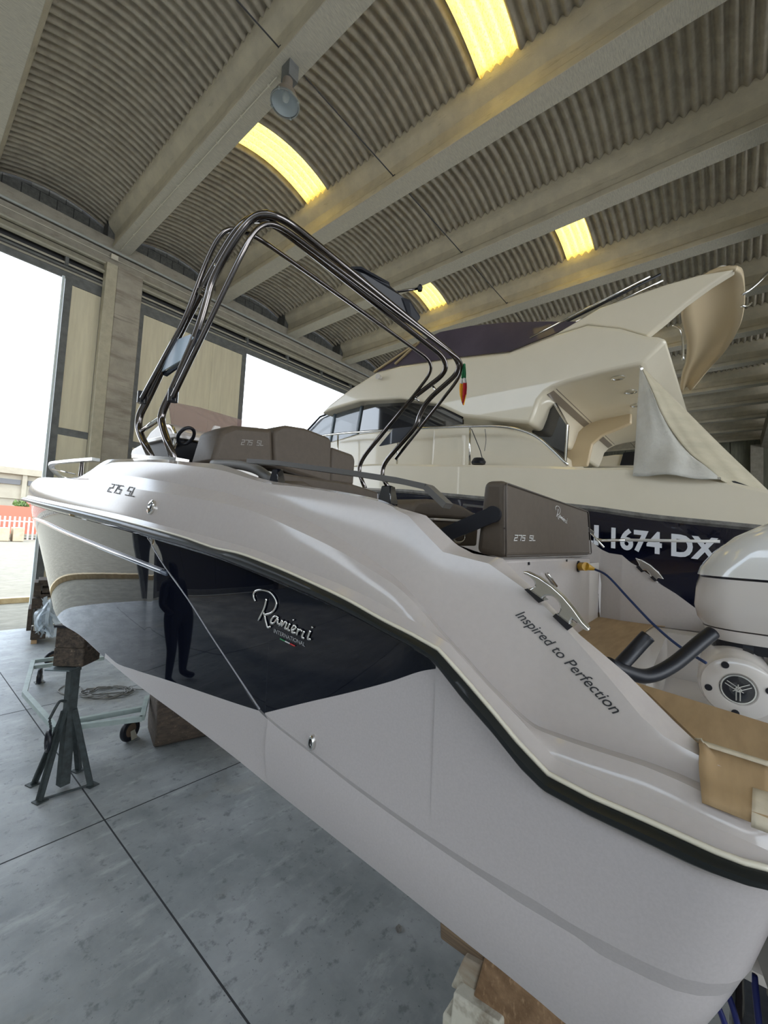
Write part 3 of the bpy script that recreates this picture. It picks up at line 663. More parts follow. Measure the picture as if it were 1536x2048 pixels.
# bow rail
q = [solve(a, b, kT(.82)) for a, b in ((192, 919), (163, 921), (128, 924), (104, 928))]
br = [Bw(*v) for v in q]; zt_ = q[-1][2]
s_ = q[-1][0]
br += [Bw(s_ + .7, Tout(s_ + .7, .78), zt_ + .005), Bw(min(7.0, s_ + 1.6), Tout(min(7.0, s_ + 1.6), .70), zt_ + .01), Bw(7.25, 0, zt_ + .01)]
br = catmull(br, 4); br += [Bw(toB(v)[0], -toB(v)[1], v.z) for v in br[::-1][1:]]
mbr = MB()
for a, b in zip(br, br[1:]): mbr.bar(a, b + (b - a).normalized() * .004, .05, .022)
mbr.build('bow_rail', mat('rail_white_steel', (.66, .68, .66), .25, .6), boat)
for px in (163, 99, 90):
    v = solve(px, 935, kT(.80))
    for sg in (1, -1):
        MB().cyl(Bw(v[0], v[1] * sg, v[2] - .16), Bw(v[0], v[1] * sg, zt_ - .008 if px < 120 else solve(px, 921, kT(.82))[2]), .018, 10, .012).build('rail_post', dark_chrome, boat, autos=40)
MB().tube([Bw(*solve(104, 938, kT(.8))), Bw(*solve(150, 948, kT(.8)))], .006, 6).build('rail_wire', chrome, boat, smooth=True)
# helm console and screen
con = empty('console', (0, 0, 0), boat)
def polyt(name, pts, t0, t1, m, par, bv=.01): return plate(name, pts, t0, t0 - t1, m, par, bv)
polyt('console_body', [(258, 915), (262, 897), (284, 885), (299, 861), (318, 845), (336, 846), (350, 862), (352, 918), (300, 930)], .62, -.45, gel, con, .03)
plate('dashboard', [(349, 866), (437, 882), (437, 889), (349, 874)], 2.95, .5, gel_white, con, .004, bsn)
plate('dash_opening', [(350, 874), (437, 889), (430, 935), (350, 930)], 3.0, .4, black, con, 0, bsn)
glassm = mat('smoked_acrylic', (.30, .20, .18), .04, alpha=.55, coat=1)
plate('windscreen', [(338, 803), (400, 815), (481, 839), (519, 857), (512, 880), (436, 882), (346, 868)], 3.45, .012, glassm, con, 0, bsn)
p = bsn(372, 872, 2.9); MB().tube([p + PT * (-.05 * math.cos(a)) + Vector((0, 0, .05 * math.sin(a))) - FW * .05 * math.sin(a) for a in [k * math.pi / 12 for k in range(24)]], .012, 8, True).build('steering_wheel', black, con, smooth=True)
plate('side_wing', [(416, 878), (430, 851), (441, 853), (441, 880)], 2.6, .02, gel_white, con, .002, bsn)
tube_part('console_handle', catmull([bt(333, 852, .70), bt(346, 856, .72), bt(352, 880, .72), bt(345, 905, .72)], 6), .014, chrome, con)
# helm seats
seats = empty('helm_seat', (0, 0, 0), boat)
def cush(name, pts, s, dep, m=leather, par=None, bv=.03, seg=3): return plate(name, pts, s, dep, m, par or seats, bv, bsn)
cush('backrest', [(443, 860), (470, 850), (546, 857), (549, 930), (424, 927)], 2.3, .26)
cush('backrest', [(548, 861), (562, 852), (574, 850), (612, 856), (658, 874), (664, 882), (663, 968), (549, 932)], 2.3, .26)
cush('backrest', [(664, 893), (706, 908), (712, 918), (708, 972), (661, 966)], 2.32, .26)
plate('seat_base', [(430, 925), (708, 968), (708, 1015), (430, 960)], 2.36, .3, gel_white, seats, .01, bsn)
cush('bench_panel', [(566, 946), (610, 953), (700, 966), (756, 984), (757, 1010), (575, 985)], 1.62, .2, leather, boat, .012)
cush('bench_cushion', [(570, 962), (610, 962), (630, 972), (632, 985), (570, 980)], 1.5, .1, leather, boat, .015)
tube_part('coaming_bolster', catmull([bt(427, 928, .98), bt(475, 930, .98), bt(515, 940, .98), bt(545, 962, .98)], 6), .022, mat('grey_vinyl', (.16, .155, .15), .5), boat)
cush('side_cushion', [(826, 1012), (838, 1000), (862, 998), (905, 1004), (928, 1012), (955, 1028), (955, 1041), (858, 1036), (826, 1030)], 1.02, .25, leather, boat, .02)
cush('side_bench', [(858, 1040), (958, 1040), (954, 1092), (895, 1092)], .98, .2, leather, boat, .01)
tube_part('cup_ring', [bsn(918 + 12 * math.cos(a), 1072 + 13 * math.sin(a), .96) for a in [k * math.pi / 8 for k in range(16)]], .005, chrome, boat, 6, closed=True)
cush('bench_trim', [(868, 1036), (957, 1041), (957, 1046), (870, 1041)], .97, .05, gel_white, boat, .003)
# aft sunpad backrest
spb = empty('sunpad_backrest', (0, 0, 0), boat)
sA = .60; a_ = toB(bsn(1011, 1118, sA)); b_ = toB(bsn(1182, 1111, sA)); c_ = toB(bsn(1011, 960, sA)); d_ = toB(bsn(1176, 1020, sA)); e_ = toB(bt(951, 1106, a_[1])); f_ = toB(bt(968, 961, c_[1]))
V8 = [Bw(sA, a_[1], a_[2]), Bw(sA, b_[1], b_[2]), Bw(sA, d_[1], d_[2]), Bw(sA, c_[1], c_[2]), Bw(e_[0], a_[1], e_[2]), Bw(e_[0], b_[1], e_[2]), Bw(f_[0], d_[1], f_[2]), Bw(f_[0], c_[1], f_[2])]
o = MB().add(V8, [(0, 1, 2, 3), (4, 7, 6, 5), (0, 4, 5, 1), (3, 2, 6, 7), (0, 3, 7, 4), (1, 5, 6, 2)]).build('cushion', leather, spb); bevel(o, .022, 4)
tube_part('piping', smooth_path([V8[0] + Vector((0, 0, .01)) - FW * .002, V8[3] - Vector((0, 0, .01)) - FW * .002, V8[2] - FW * .002 - Vector((0, 0, .01)), V8[1] - FW * .002 + Vector((0, 0, .01)), V8[0] - FW * .002 + Vector((0, 0, .01))], .02), .003, leather_d, spb, 6)
zc_ = toB(bt(960, 1053, a_[1]))[2]
tube_part('piping', [Bw(sA, a_[1] + .002, toB(bsn(1011, 1056, sA))[2]), Bw(e_[0], a_[1] + .002, zc_)], .003, leather_d, spb, 6)
h0, h1 = bt(878, 1075, a_[1] + .02), bt(986, 1029, a_[1] + .02)
mb = MB().bar(h0, h1, .012, .052); mb.cyl(h1 - PT * .006, h1 + PT * .008, .028, 18); mb.build('hinge_arm', black, spb, autos=40)
# seat base over the platform, screws, socket
bbox('transom_panel', .61, .72, -.62, a_[1] + .02, 2.0, a_[2] - .003, gel, None, .012)
for px, py in ((1057, 1127), (1133, 1121)): p = bsn(px, py, .608); MB().cyl(p, p - FW * .004, .006, 8).build('screw_hole', black, boat)
tube_part('panel_latch', [bsn(1095, 1148, .60), bsn(1113, 1172, .60)], .006, chrome, boat)
# ---- cleats
def cleat(t, pads, spine, legs, r, sg):
    c = empty('cleat', (0, 0, 0), boat)
    tube_part('horn', catmull([bt(a, b, t) for a, b in spine], 5), [r * (.55 + .6 * math.sin(math.pi * k / (5 * (len(spine) - 1)))) for k in range(5 * (len(spine) - 1) + 1)], chrome, c, 10)
    for L in legs: tube_part('foot', catmull([bt(a, b, t) for a, b in L], 4), [r * (.8 + .5 * k / (4 * (len(L) - 1))) for k in range(4 * (len(L) - 1) + 1)], chrome, c, 10)
    for pd in pads: o = MB().prism([bt(a, b, t + dt) for a, b, dt in pd], (0, 0, -.012)).build('base_pad', black_gloss, c)
def cast_cleat(t, out, pads, th):
    c = empty('cleat', (0, 0, 0), boat)
    o = MB().prism([bt(a, b, t - th / 2) for a, b in out], PT * th).build('cleat_body', chrome, c); bevel(o, .0045, 3, 20)
    for pd in pads: o = MB().prism([bt(a, b, t + .016) for a, b in pd], PT * -.036).build('base_pad', black_gloss, c)
cast_cleat(1.10, [(1000 + a / 5.12, 1080 + b / 5.12) for a, b in ((258, 318), (305, 318), (430, 378), (560, 470), (670, 570), (770, 690), (870, 830), (935, 893), (928, 924), (880, 905), (800, 830), (762, 800), (745, 835), (742, 885), (690, 908), (640, 830), (598, 768), (638, 700), (632, 650), (600, 600), (560, 568), (500, 562), (455, 590), (432, 628), (385, 612), (320, 535), (283, 502), (335, 492), (385, 470), (378, 425), (330, 372), (272, 345))],
           [[(1000 + a / 5.12, 1080 + b / 5.12) for a, b in q] for q in (((248, 505), (283, 496), (452, 622), (395, 645)), ((538, 782), (572, 752), (745, 888), (690, 928)))], .022)
cast_cleat(-1.05, [(860 + a / 2.272, 900 + b / 2.272) for a, b in ((935, 490), (962, 498), (1002, 520), (1042, 555), (1064, 586), (1038, 580), (1030, 592), (1008, 580), (998, 560), (985, 546), (970, 546), (962, 556), (945, 540), (952, 520))],
           [[(860 + a / 2.272, 900 + b / 2.272) for a, b in q] for q in (((935, 530), (950, 526), (972, 552), (960, 556)), ((1000, 578), (1012, 572), (1034, 594), (1022, 598)))], .03)
# starboard rod with steel terminal
sr_ = [bt(a, b, -1.15) for a, b in ((1190, 1078), (1205, 1081), (1250, 1080), (1440, 1083))]
tube_part('rod_terminal', sr_[:3], .010, chrome, boat); tube_part('white_rod', sr_[2:], .010, mat('rod_white', (.62, .61, .58), .4), boat)
tube_part('stay_wire', [bt(1178, 1062, -1.1), bt(1208, 1095, -1.1)], .006, chrome, boat)
# ---- port light and drain on the hull side
def fitting(px, py, rx, rz, name, m, m2):
    q, nrm = onhull(px, py); side_ = nrm.cross(Vector((0, 0, 1))).normalized(); up = side_.cross(nrm) * -1
    if up.z < 0: up = -up
    M3 = Matrix((side_ * rx, up * rz, nrm)).transposed().to_4x4(); M3.translation = q
    o = MB().lathe([(1, -.004), (1, .006), (.85, .010), (.62, .010), (.55, .004)], M3, 24).build(name, m, boat, autos=40)
    MB().lathe([(.58, .004), (.3, .008), (0, .009)], M3, 20).build('fitting_core', m2, o, autos=40)
fitting(305, 1015, .030, .034, 'port_light', chrome, black_gloss)
fitting(627, 1484, .011, .022, 'drain_outlet', chrome, black_gloss)
# ---- lettering
def text_mesh(body, ext=0, off=0):
    cu = bpy.data.curves.new('t', 'FONT'); cu.body = body; cu.size = 1; cu.offset = off; cu.resolution_u = 4
    o = bpy.data.objects.new('t', cu); COL.objects.link(o); bpy.context.view_layer.update()
    me = bpy.data.meshes.new_from_object(o); bpy.data.objects.remove(o)
    vs = [v.co.copy() for v in me.vertices]; fs = [tuple(p.vertices) for p in me.polygons]; bpy.data.meshes.remove(me)
    x0 = min(v.x for v in vs); x1 = max(v.x for v in vs); return [Vector(((v.x - x0) / (x1 - x0), v.y / .73, 0)) for v in vs], fs
def place_text(name, body, A, B, h, m, par, nrm, up=None, shear=0, off=0, proj=None, lift=.002, sink=.001):
    vs, fs = text_mesh(body, 0, off); d = B - A; L = d.length; dn = d.normalized()
    if up is None: up = nrm.cross(dn); up = up if up.z > 0 else -up
    out = []; back = []
    bm = bmesh.new(); bv_ = [bm.verts.new(v) for v in vs]
    for f in fs:
        try: bm.faces.new([bv_[i] for i in f])
        except ValueError: pass
    if proj: bmesh.ops.triangulate(bm, faces=bm.faces[:])
    me = bpy.data.meshes.new(name)
    for v in bm.verts:
        p = A + d * v.co.x + up * v.co.y * h + dn * v.co.y * h * shear
        if proj:
            hh = None
            for T_ in proj:
                q = T_.ray_cast(p + nrm * .6, -nrm)
                if q[0] is not None and (hh is None or (q[0] - p - nrm * .6).length < (hh - p - nrm * .6).length): hh = q[0]
            if hh is not None: p = hh
        v.co = p + nrm * lift
    bm.to_mesh(me); bm.free(); me.materials.append(m); o = bpy.data.objects.new(name, me); COL.objects.link(o); o.parent = par
    return o
ink = mat('ink_black', (.012, .012, .014), .35)
A = onhull(1030, 1231)[0]; B = onhull(1226, 1428)[0]
place_text('lettering', 'Inspired to Perfection', A, B, .021, ink, boat, PT, shear=.45, off=.004, proj=(BD,))
# angular 275 SL strokes
SEG = {'2': [[(0, 1), (.9, 1), (.9, .55), (.1, .5), (0, 0), (.9, 0)]], '7': [[(0, 1), (.9, 1), (.75, 0)]], '5': [[(.9, 1), (0, 1), (0, .52), (.85, .52), (.85, 0), (0, 0)]], 'S': [[(.9, 1), (0, 1), (0, .52), (.85, .52), (.85, 0), (0, 0)]], 'L': [[(0, 1), (0, 0), (.85, 0)]], '9': [[(.9, .5), (0, .5), (0, 1), (.9, 1), (.8, 0), (0, 0)]]}
def seg_text(name, body, A, B, h, w_, m, par, nrm, shear=.35, proj=None, lift=.003, up=None):
    d = B - A; dn = d.normalized(); up = up or nrm.cross(dn); up = up if up.z > 0 else -up; n_ = len(body); cw = d.length / n_; mb = MB()
    for i, c in enumerate(body):
        for st in SEG.get(c, []):
            P = []
            for x, y in st:
                p = A + dn * (cw * (i + x * .8)) + up * y * h + dn * y * h * shear
                if proj:
                    for T_ in proj:
                        q = T_.ray_cast(p + nrm * .6, -nrm)
                        if q[0] is not None: p = q[0]; break
                P.append(p + nrm * lift)
            for a, b in zip(P, P[1:]):
                e = (b - a).normalized() * w_ * .5; mb.bar(a - e, b + e, w_, .002, up=nrm)
    return mb.build(name, m, par)
seg_text('model_lettering', '275 SL', onhull(216, 983)[0], onhull(272, 994)[0], .042, .0055, ink, boat, PT, proj=(BD,), shear=.1)
seg_text('model_lettering', '275 SL', bsn(1028, 1081, sA - .003), bsn(1072, 1081, sA - .003), .018, .003, white_print, boat, -FW, lift=0)
seg_text('model_lettering', '275 SL', bsn(482, 889, 2.297), bsn(528, 891, 2.297), .028, .004, mat('print_grey', (.28, .26, .24), .5), boat, -FW, lift=0)
# script emblem
STR = [[(120, 190), (107, 150), (122, 118), (165, 108), (222, 122), (258, 158), (274, 200), (266, 242), (238, 275), (190, 290)], [(203, 172), (185, 245), (143, 332)], [(183, 272), (200, 345), (213, 382), (232, 374)],
       [(290, 312), (266, 300), (240, 322), (236, 350), (256, 350), (284, 318), (284, 350), (300, 358)], [(296, 372), (318, 330), (314, 372), (340, 342), (350, 352), (338, 388), (354, 392)], [(374, 352), (358, 396), (374, 404)], [(388, 408), (416, 386), (408, 368), (388, 390), (392, 420), (416, 420)],
       [(436, 388), (424, 438)], [(430, 412), (450, 398), (464, 410)], [(480, 408), (462, 450), (478, 462)], [(524, 404), (504, 462), (526, 468)], [(398, 326), (402, 330)], [(540, 376), (536, 384)]]
em = empty('script_emblem', (0, 0, 0), boat)
for st in STR:
    P = path_on([(480 + a / 3.657, 1150 + b / 3.657) for a, b in st], .004, 5)
    if len(P) > 2: MB().tube(P, .0036, 8).build('stroke', chrome, em, smooth=True)
A = onhull(480 + 250 / 3.657, 1150 + 420 / 3.657)[0]; B = onhull(480 + 478 / 3.657, 1150 + 523 / 3.657)[0]
place_text('lettering', 'INTERNATIONAL', A, B, .013, mat('print_silver', (.5, .5, .52), .3, .8), boat, PT, proj=(BV,), off=.003)
for k, c in enumerate(((.05, .25, .1), (.6, .6, .6), (.5, .04, .04))):
    a = onhull(562 + k * 10, 1277 + k * 5)[0]; b = onhull(571 + k * 10, 1281.5 + k * 5)[0]
    MB().bar(a, b, .003, .003).build('tricolour_bar', mat('tricolour%d' % k, c, .4), boat)
# emblem on the backrest
em2 = empty('stitched_emblem', (0, 0, 0), boat); mb = MB()
for st in STR:
    P = catmull([bsn(1111 + (a - 107) * .055, 1012 + (b - 108) * .095, sA - .003) for a, b in st], 3)
    if len(P) > 2: mb.tube(P, .0014, 5)
mb.build('stroke', white_print, em2)
# ---- masking board and tape over the stern (loose things lying on the boat)
def patch(name, quad, m, off, nu=8, nv=6, label=None, cat=None, fallback=1.19):
    (a, b, c, d) = quad; vs = []
    for i in range(nu + 1):
        for j in range(nv + 1):
            u, v = i / nu, j / nv; x = (a[0] * (1 - u) + b[0] * u) * (1 - v) + (d[0] * (1 - u) + c[0] * u) * v; y = (a[1] * (1 - u) + b[1] * u) * (1 - v) + (d[1] * (1 - u) + c[1] * u) * v
            q = onhull(x, y, (BD,), off); p_ = bt(x, y, 1.085 + .15 * min(1, max(0, (y - (1484 + (x - 1393) * .33)) / 110)) ** .8 + off * .5); vs.append(q[0] if q and (q[0] - CAM).length < (p_ - CAM).length else p_)
    fs = [(i * (nv + 1) + j, i * (nv + 1) + j + 1, (i + 1) * (nv + 1) + j + 1, (i + 1) * (nv + 1) + j) for i in range(nu) for j in range(nv)]
    o = mesh(name, vs, fs, m, None, smooth=True); s_m = o.modifiers.new('s', 'SOLIDIFY'); s_m.thickness = .003; s_m.offset = 1
    if label: tag(o, label, cat)
    return o
zw = toB(bt(1392, 1483, 1.05))[2]
bbox('stern_wing', -.04, .20, .78, 1.04, 2.0, zw - .012, gel, None, .004)
def flat(name, pts, z, m, th, label=None, cat=None, par=None):
    o = MB().prism([atz(a, b, z) for a, b in pts], (0, 0, th)).build(name, m, par)
    if label: tag(o, label, cat)
    return o
flat('cardboard_sheet', [(1262, 1366), (1300, 1378), (1536, 1452), (1600, 1475), (1600, 1553), (1536, 1531), (1392, 1484), (1355, 1448), (1300, 1394)], zw - .008, cardb, .006, 'brown cardboard sheet lying flat on the stern beside the outboard', 'cardboard')
patch('cardboard_flap', [(1393, 1486), (1545, 1534), (1545, 1662), (1404, 1606)], cardb, .006, label='brown cardboard flap folded down over the pale stern corner', cat='cardboard')
tp = patch('paper_tape', [(1388, 1478), (1545, 1527), (1545, 1537), (1394, 1489)], tape_m, .012, 10, 1); tag(tp, 'long strip of cream paper tape along the cardboard fold', 'tape')
tp = patch('packing_tape', [(1505, 1578), (1545, 1590), (1545, 1668), (1502, 1652)], tape_m, .010, 4, 4); tag(tp, 'wrinkled clear tape patch at the lower right end of the flap', 'tape')
cs = MB().prism([atz(a, b, 2.034) for a, b in ((1090, 1240), (1110, 1205), (1165, 1196), (1260, 1207), (1388, 1236), (1380, 1250), (1352, 1246), (1330, 1254), (1306, 1252), (1292, 1262), (1283, 1282), (1268, 1300), (1262, 1322), (1246, 1340), (1228, 1345))], (0, 0, .005)).build('cardboard_mat', cardb, None)
tag(cs, 'brown cardboard covering the stern platform below the navy-brown backrest', 'cardboard'); cs['label'] = 'brown cardboard covering the stern platform below the taupe backrest'
# ---- shore cable and hoses
cab = thing('shore_power_cable', bsn(1150, 1130, .6), 'blue cable with a yellow plug, trailing over the stern', 'cable')
p0 = bsn(1158, 1133, .605); p1 = bsn(1172, 1133, .56); p2 = bsn(1188, 1138, .53)
MB().tube([p0, p1], [.022, .022], 14).tube([p1, p2], [.020, .008], 14).build('plug', mat('plug_yellow', (.50, .28, .02), .45), cab, autos=40)
bo = MB().cyl(p0 + FW * .012, p0 - FW * .002, .03, 16).build('socket_collar', black, cab)
tube_part('cord', catmull([p2] + [bt(a, b, toB(p2)[1] * (1 - k) + .12 * k) for a, b, k in ((1215, 1152, .15), (1260, 1200, .35), (1305, 1247, .6), (1355, 1290, .8), (1412, 1326, 1))], 6), .0055, mat('cord_blue', (.015, .035, .11), .5), cab); rebase(cab)
for k, q in enumerate(([(1432, 2005), (1445, 2035), (1470, 2110)], [(1455, 1985), (1470, 2030), (1490, 2110)], [(1508, 1950), (1514, 2010), (1524, 2110)])):
    tc_ = tube_part('blue_cable', catmull([bt(a, b, .9) for a, b in q], 6), .006, mat('cable_blue', (.012, .02, .16), .4), None)
    tag(tc_, ('leftmost', 'middle', 'rightmost')[k] + ' of three thin blue cables hanging below the stern corner', 'cable', 'blue cables below the stern')
ht = thing('rigging_hose', bt(1250, 1340, .45), 'thick black ribbed hose curving from the stern well to the outboard', 'hose')
tube_part('hose', catmull([bt(a, b, s) for a, b, s in ((1215, 1328, .52), (1250, 1343, .45), (1295, 1352, .38), (1345, 1330, .30), (1400, 1285, .22), (1425, 1265, .18))], 6), .024, black, ht, 14)
tube_part('hose', catmull([bt(a, b, s) for a, b, s in ((1232, 1340, .46), (1262, 1308, .40), (1285, 1283, .37), (1296, 1272, .36))], 6), .024, black, ht, 14); rebase(ht)
# ---- outboard motor
om = thing('outboard_motor', Bw(-.35, -.35, 1.2), 'white outboard motor on the stern with round side cover', 'outboard motor')
def rr(cs_, ct, hs, ht_, r, z, n=8):
    out = []
    for k, (a, b) in enumerate(((1, 1), (-1, 1), (-1, -1), (1, -1))):
        for i in range(n + 1):
            an = math.pi / 2 * (k + i / n); out.append(Bw(cs_ + a * (hs - r) + r * math.cos(an), ct + b * (ht_ - r) + r * math.sin(an), z))
    return out
def loft(secs): 
    mb = MB(); n_ = len(secs[0]); vs = [v for s in secs for v in s]
    fs = [(i * n_ + k, i * n_ + (k + 1) % n_, (i + 1) * n_ + (k + 1) % n_, (i + 1) * n_ + k) for i in range(len(secs) - 1) for k in range(n_)]
    fs += [tuple(range(n_))[::-1], tuple((len(secs) - 1) * n_ + k for k in range(n_))]
    return mb.add(vs, fs)
tcc = -.36; TCT = .27
def zc(px, py): return toB(bt(px, py, -.10))[2]
def sf(px, py): return toB(bt(px, py, -.12))[0]
def secs(lst): return [rr((f - .95) / 2 + .0, tcc, (f + .95) / 2, w_, r, z) for f, w_, r, z in lst]
zb_, zl, zt2 = zc(1395, 1262), zc(1400, 1150), zc(1500, 1050)
f0 = sf(1388, 1200)
loft(secs([(f0 - .03, .24, .12, zb_ + .02), (f0 - .01, .255, .12, zb_ + .05), (f0, .27, .12, zb_ + .10), (f0 - .005, .265, .12, zl - .06), (f0 - .02, .26, .12, zl - .01)])).build('lower_cowl', gel_white, om, autos=40)
loft(secs([(f0 - .045, .235, .12, zb_ - .03), (f0 - .03, .245, .12, zb_ + .015)])).build('tray', gel_white, om, autos=40)
tcw = mat('cowl_white', (.66, .65, .62), .18, coat=1)
loft(secs([(f0 - .01, .268, .12, zl), (f0 - .02, .262, .12, zl + .03), (f0 - .07, .25, .12, zl + .10), (f0 - .14, .23, .11, zl + .17), (f0 - .24, .19, .10, zl + .23), (f0 - .34, .13, .09, zl + .265)])).build('top_cowl', tcw, om, autos=40)
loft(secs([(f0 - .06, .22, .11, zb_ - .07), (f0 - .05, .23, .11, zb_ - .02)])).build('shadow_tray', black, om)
loft([rr(-.35, tcc, .22, .10, .05, z) for z in (.75, 1.3, 2.0, zb_ - .03)]).build('midsection', gel_white, om, autos=40)
# bracket with the round cover
c = bt(1475, 1374, .02); Mx = Matrix((FW, Vector((0, 0, 1)), PT)).transposed().to_4x4(); Mx.translation = c
rad = .112
MB().lathe([(rad * 1.05, -.30), (rad * 1.08, -.03), (rad * 1.02, -.01), (rad, 0), (rad * .97, .018), (rad * .8, .03), (rad * .52, .034), (rad * .46, .028), (0, .028)], Mx, 40).build('tilt_cover', gel_white, om, autos=30)
MB().lathe([(rad * .46, .026), (rad * .46, .033), (rad * .40, .033), (0, .031)], Mx, 32).build('badge', black_gloss, om, autos=30)
MB().lathe([(rad * .46, .030), (rad * .46, .036), (rad * .42, .036), (rad * .42, .030)], Mx, 32).build('badge_ring', chrome, om, autos=30)
mb = MB()
for k in range(3):                            # three crossed tuning forks
    an = math.pi / 2 + k * 2 * math.pi / 3
    d = FW * math.cos(an) + Vector((0, 0, 1)) * math.sin(an); e = FW * -math.sin(an) + Vector((0, 0, 1)) * math.cos(an); o_ = c + PT * .035
    mb.bar(o_, o_ + d * rad * .16, .003, .003, up=PT)
    for sg in (-1, 1): mb.bar(o_ + e * sg * rad * .05 - d * rad * .36, o_ + e * sg * rad * .05 + d * rad * .1, .003, .003, up=PT)
mb.build('badge_mark', chrome, om)
for an in (115, 10, 265, 190):
    a = math.radians(an); o_ = c + (FW * -math.cos(a) + Vector((0, 0, 1)) * math.sin(a)) * rad * .78
    MB().cyl(o_ + PT * .016, o_ + PT * .034, .012, 12).build('bolt_recess', black, om)
p = toB(bt(1497, 1303, -.085)); MB().add([Bw(s, tcc + .262, z) for s in (p[0] - .016, p[0] + .016) for z in (p[2] - .02, p[2] + .02)], [(0, 1, 3, 2)]).build('switch_panel', black_gloss, om)
loft([rr(-.20, tcc, .17, .10, .05, z) for z in (.80, .84)]).build('anti_ventilation_plate', gel_white, om, autos=40)
loft([rr(-.22, tcc, .20, h_, .05, z) for h_, z in ((.02, .45), (.07, .55), (.08, .65), (.04, .8))]).build('gearcase', black_gloss, om, autos=40)
loft([rr(-.12, -.25, .12, .16, .05, z) for z in (1.75, 1.9, 2.02)]).build('clamp_bracket', gel_white, om, autos=40)
MB().cyl(Bw(.02, .05, 1.98), Bw(.02, -.5, 1.98), .035, 14).build('tilt_tube', black, om)
rebase(om)
# ---- flag on the arch
fl = MB(); P0 = bt(926, 728, -.86); rows_ = [(0, 3), (.03, 5), (.08, 8), (.12, 9), (.16, 14), (.21, 15), (.26, 13), (.31, 7), (.34, 2)]
dpx = P0 - bt(926, 738, -.86)
for (z, w_) in rows_:
    c0 = P0 - Vector((0, 0, z)); wv = FW * -1
    for k in range(7):
        u = k / 6 - .5; fl.v.append(c0 + wv * (u * w_ * .0045 + .012 + z * .02) + PT * .012 * math.sin(k * 2.1 + z * 9))
for i in range(len(rows_) - 1):
    for k in range(6): fl.f.append((i * 7 + k, i * 7 + k + 1, i * 7 + k + 8, i * 7 + k + 7))
fo = mesh('flag', fl.v, fl.f, [mat('flag_green', (.02, .16, .06), .8), mat('flag_white', (.62, .62, .58), .8), mat('flag_red', (.38, .015, .02), .8), mat('flag_yellow', (.70, .33, .02), .8)], None)
for i, p in enumerate(fo.data.polygons):
    r_, c_ = divmod(i, 6); p.material_index = 0 if r_ < 3 else 1 if r_ < 4 else (3 if (c_ < 2 and r_ < 7) or (r_ >= 6 and c_ > 3) else 2)
tag(fo, 'small green white red and yellow flag hanging from the arch end', 'flag')
rebase(boat)
#@@PART4 ========================================================== the cabin cruiser behind
cream = mat('cruiser_gelcoat', (.72, .655, .52), .28, coat=.6, col2=(.69, .63, .495), scale=1.5)
cream_in = mat('cruiser_interior', (.55, .44, .28), .4, coat=.3)
shaded_soffit = mat('cruiser_soffit_shade', (.20, .165, .13), .4, coat=.2)  # shade under the overhang put into a darker brown than the pale gelcoat
navy2 = mat('cruiser_navy', (.004, .005, .014), .12, coat=1)
rubm = mat('cruiser_rub_rail', (.20, .19, .175), .6, col2=(.10, .095, .085), scale=12)
glass_d = mat('dark_window', (.012, .012, .014), .04, coat=1, spec=.8)
glass_l = mat('clear_window', (.10, .12, .14), .03, alpha=.75, coat=1)
XN = 5.0; CX = 7.0
b2 = thing('cabin_cruiser', (CX, 3, .4), 'large cream cabin cruiser with navy hull standing behind the grey boat', 'boat')
def yz(pts, x=XN):
    q = sorted([(atx(a, b, x).y, atx(a, b, x).z) for a, b in pts]); return q
qd = yz([(720, 930), (850, 930), (940, 931), (1100, 934), (1200, 937), (1264, 936), (1355, 942), (1440, 961)])
qr = yz([(790, 979), (860, 984), (958, 993), (1177, 1012), (1300, 1029), (1480, 1047)])
fdk = pchip([a for a, b in qd] + [10.8], [b for a, b in qd] + [3.7]); frb = pchip([a for a, b in qr] + [10.8], [b for a, b in qr] + [3.15])
YS = -.42
def hx(y, k=1.0): return CX - (CX - XN) * k * (1 - max(0, (y - 3.5) / 7.4) ** 2.4)
def row2(f, k, ys): return [(hx(y, k), y, f(y)) for y in ys]
ys2 = [YS + .12 * i for i in range(int((10.85 - YS) / .12) + 1)]
def strip2(rows, name, m, cap=True):
    mb = MB(); n_ = len(rows)
    for sg in (1, -1):
        vs = [Vector((x if sg > 0 else 2 * CX - x, y, z)) for i in range(len(ys2)) for x, y, z in [r[i] for r in rows]]
        mb.add(vs, [(i * n_ + k, i * n_ + k + 1, (i + 1) * n_ + k + 1, (i + 1) * n_ + k) for i in range(len(ys2) - 1) for k in range(n_ - 1)])
    if cap:
        for k in range(n_ - 1):
            a, b = rows[k][0], rows[k + 1][0]; mb.add([a, b, (2 * CX - b[0], b[1], b[2]), (2 * CX - a[0], a[1], a[2])], [(0, 1, 2, 3)])
    return mb.build(name, m, b2, autos=35)
strip2([row2(lambda y: fdk(y) + .012, .93, ys2), row2(lambda y: fdk(y) + .012, .985, ys2), row2(lambda y: fdk(y) - .02, 1.0, ys2), row2(frb, 1.0, ys2)], 'topsides', cream)
strip2([row2(lambda y: frb(y) + .005, 1.008, ys2), row2(lambda y: frb(y) - .03, 1.012, ys2), row2(lambda y: frb(y) - .055, 1.0, ys2)], 'rub_rail', rubm)
strip2([row2(lambda y: frb(y) - .05, 1.0, ys2), row2(lambda y: 1.35 + max(0, y - 6) ** 2 * .03, .93, ys2), row2(lambda y: .75 + max(0, y - 6) ** 2 * .06, .5, ys2), row2(lambda y: .5 + max(0, y - 6) ** 2 * .09, .02, ys2)], 'hull', navy2)
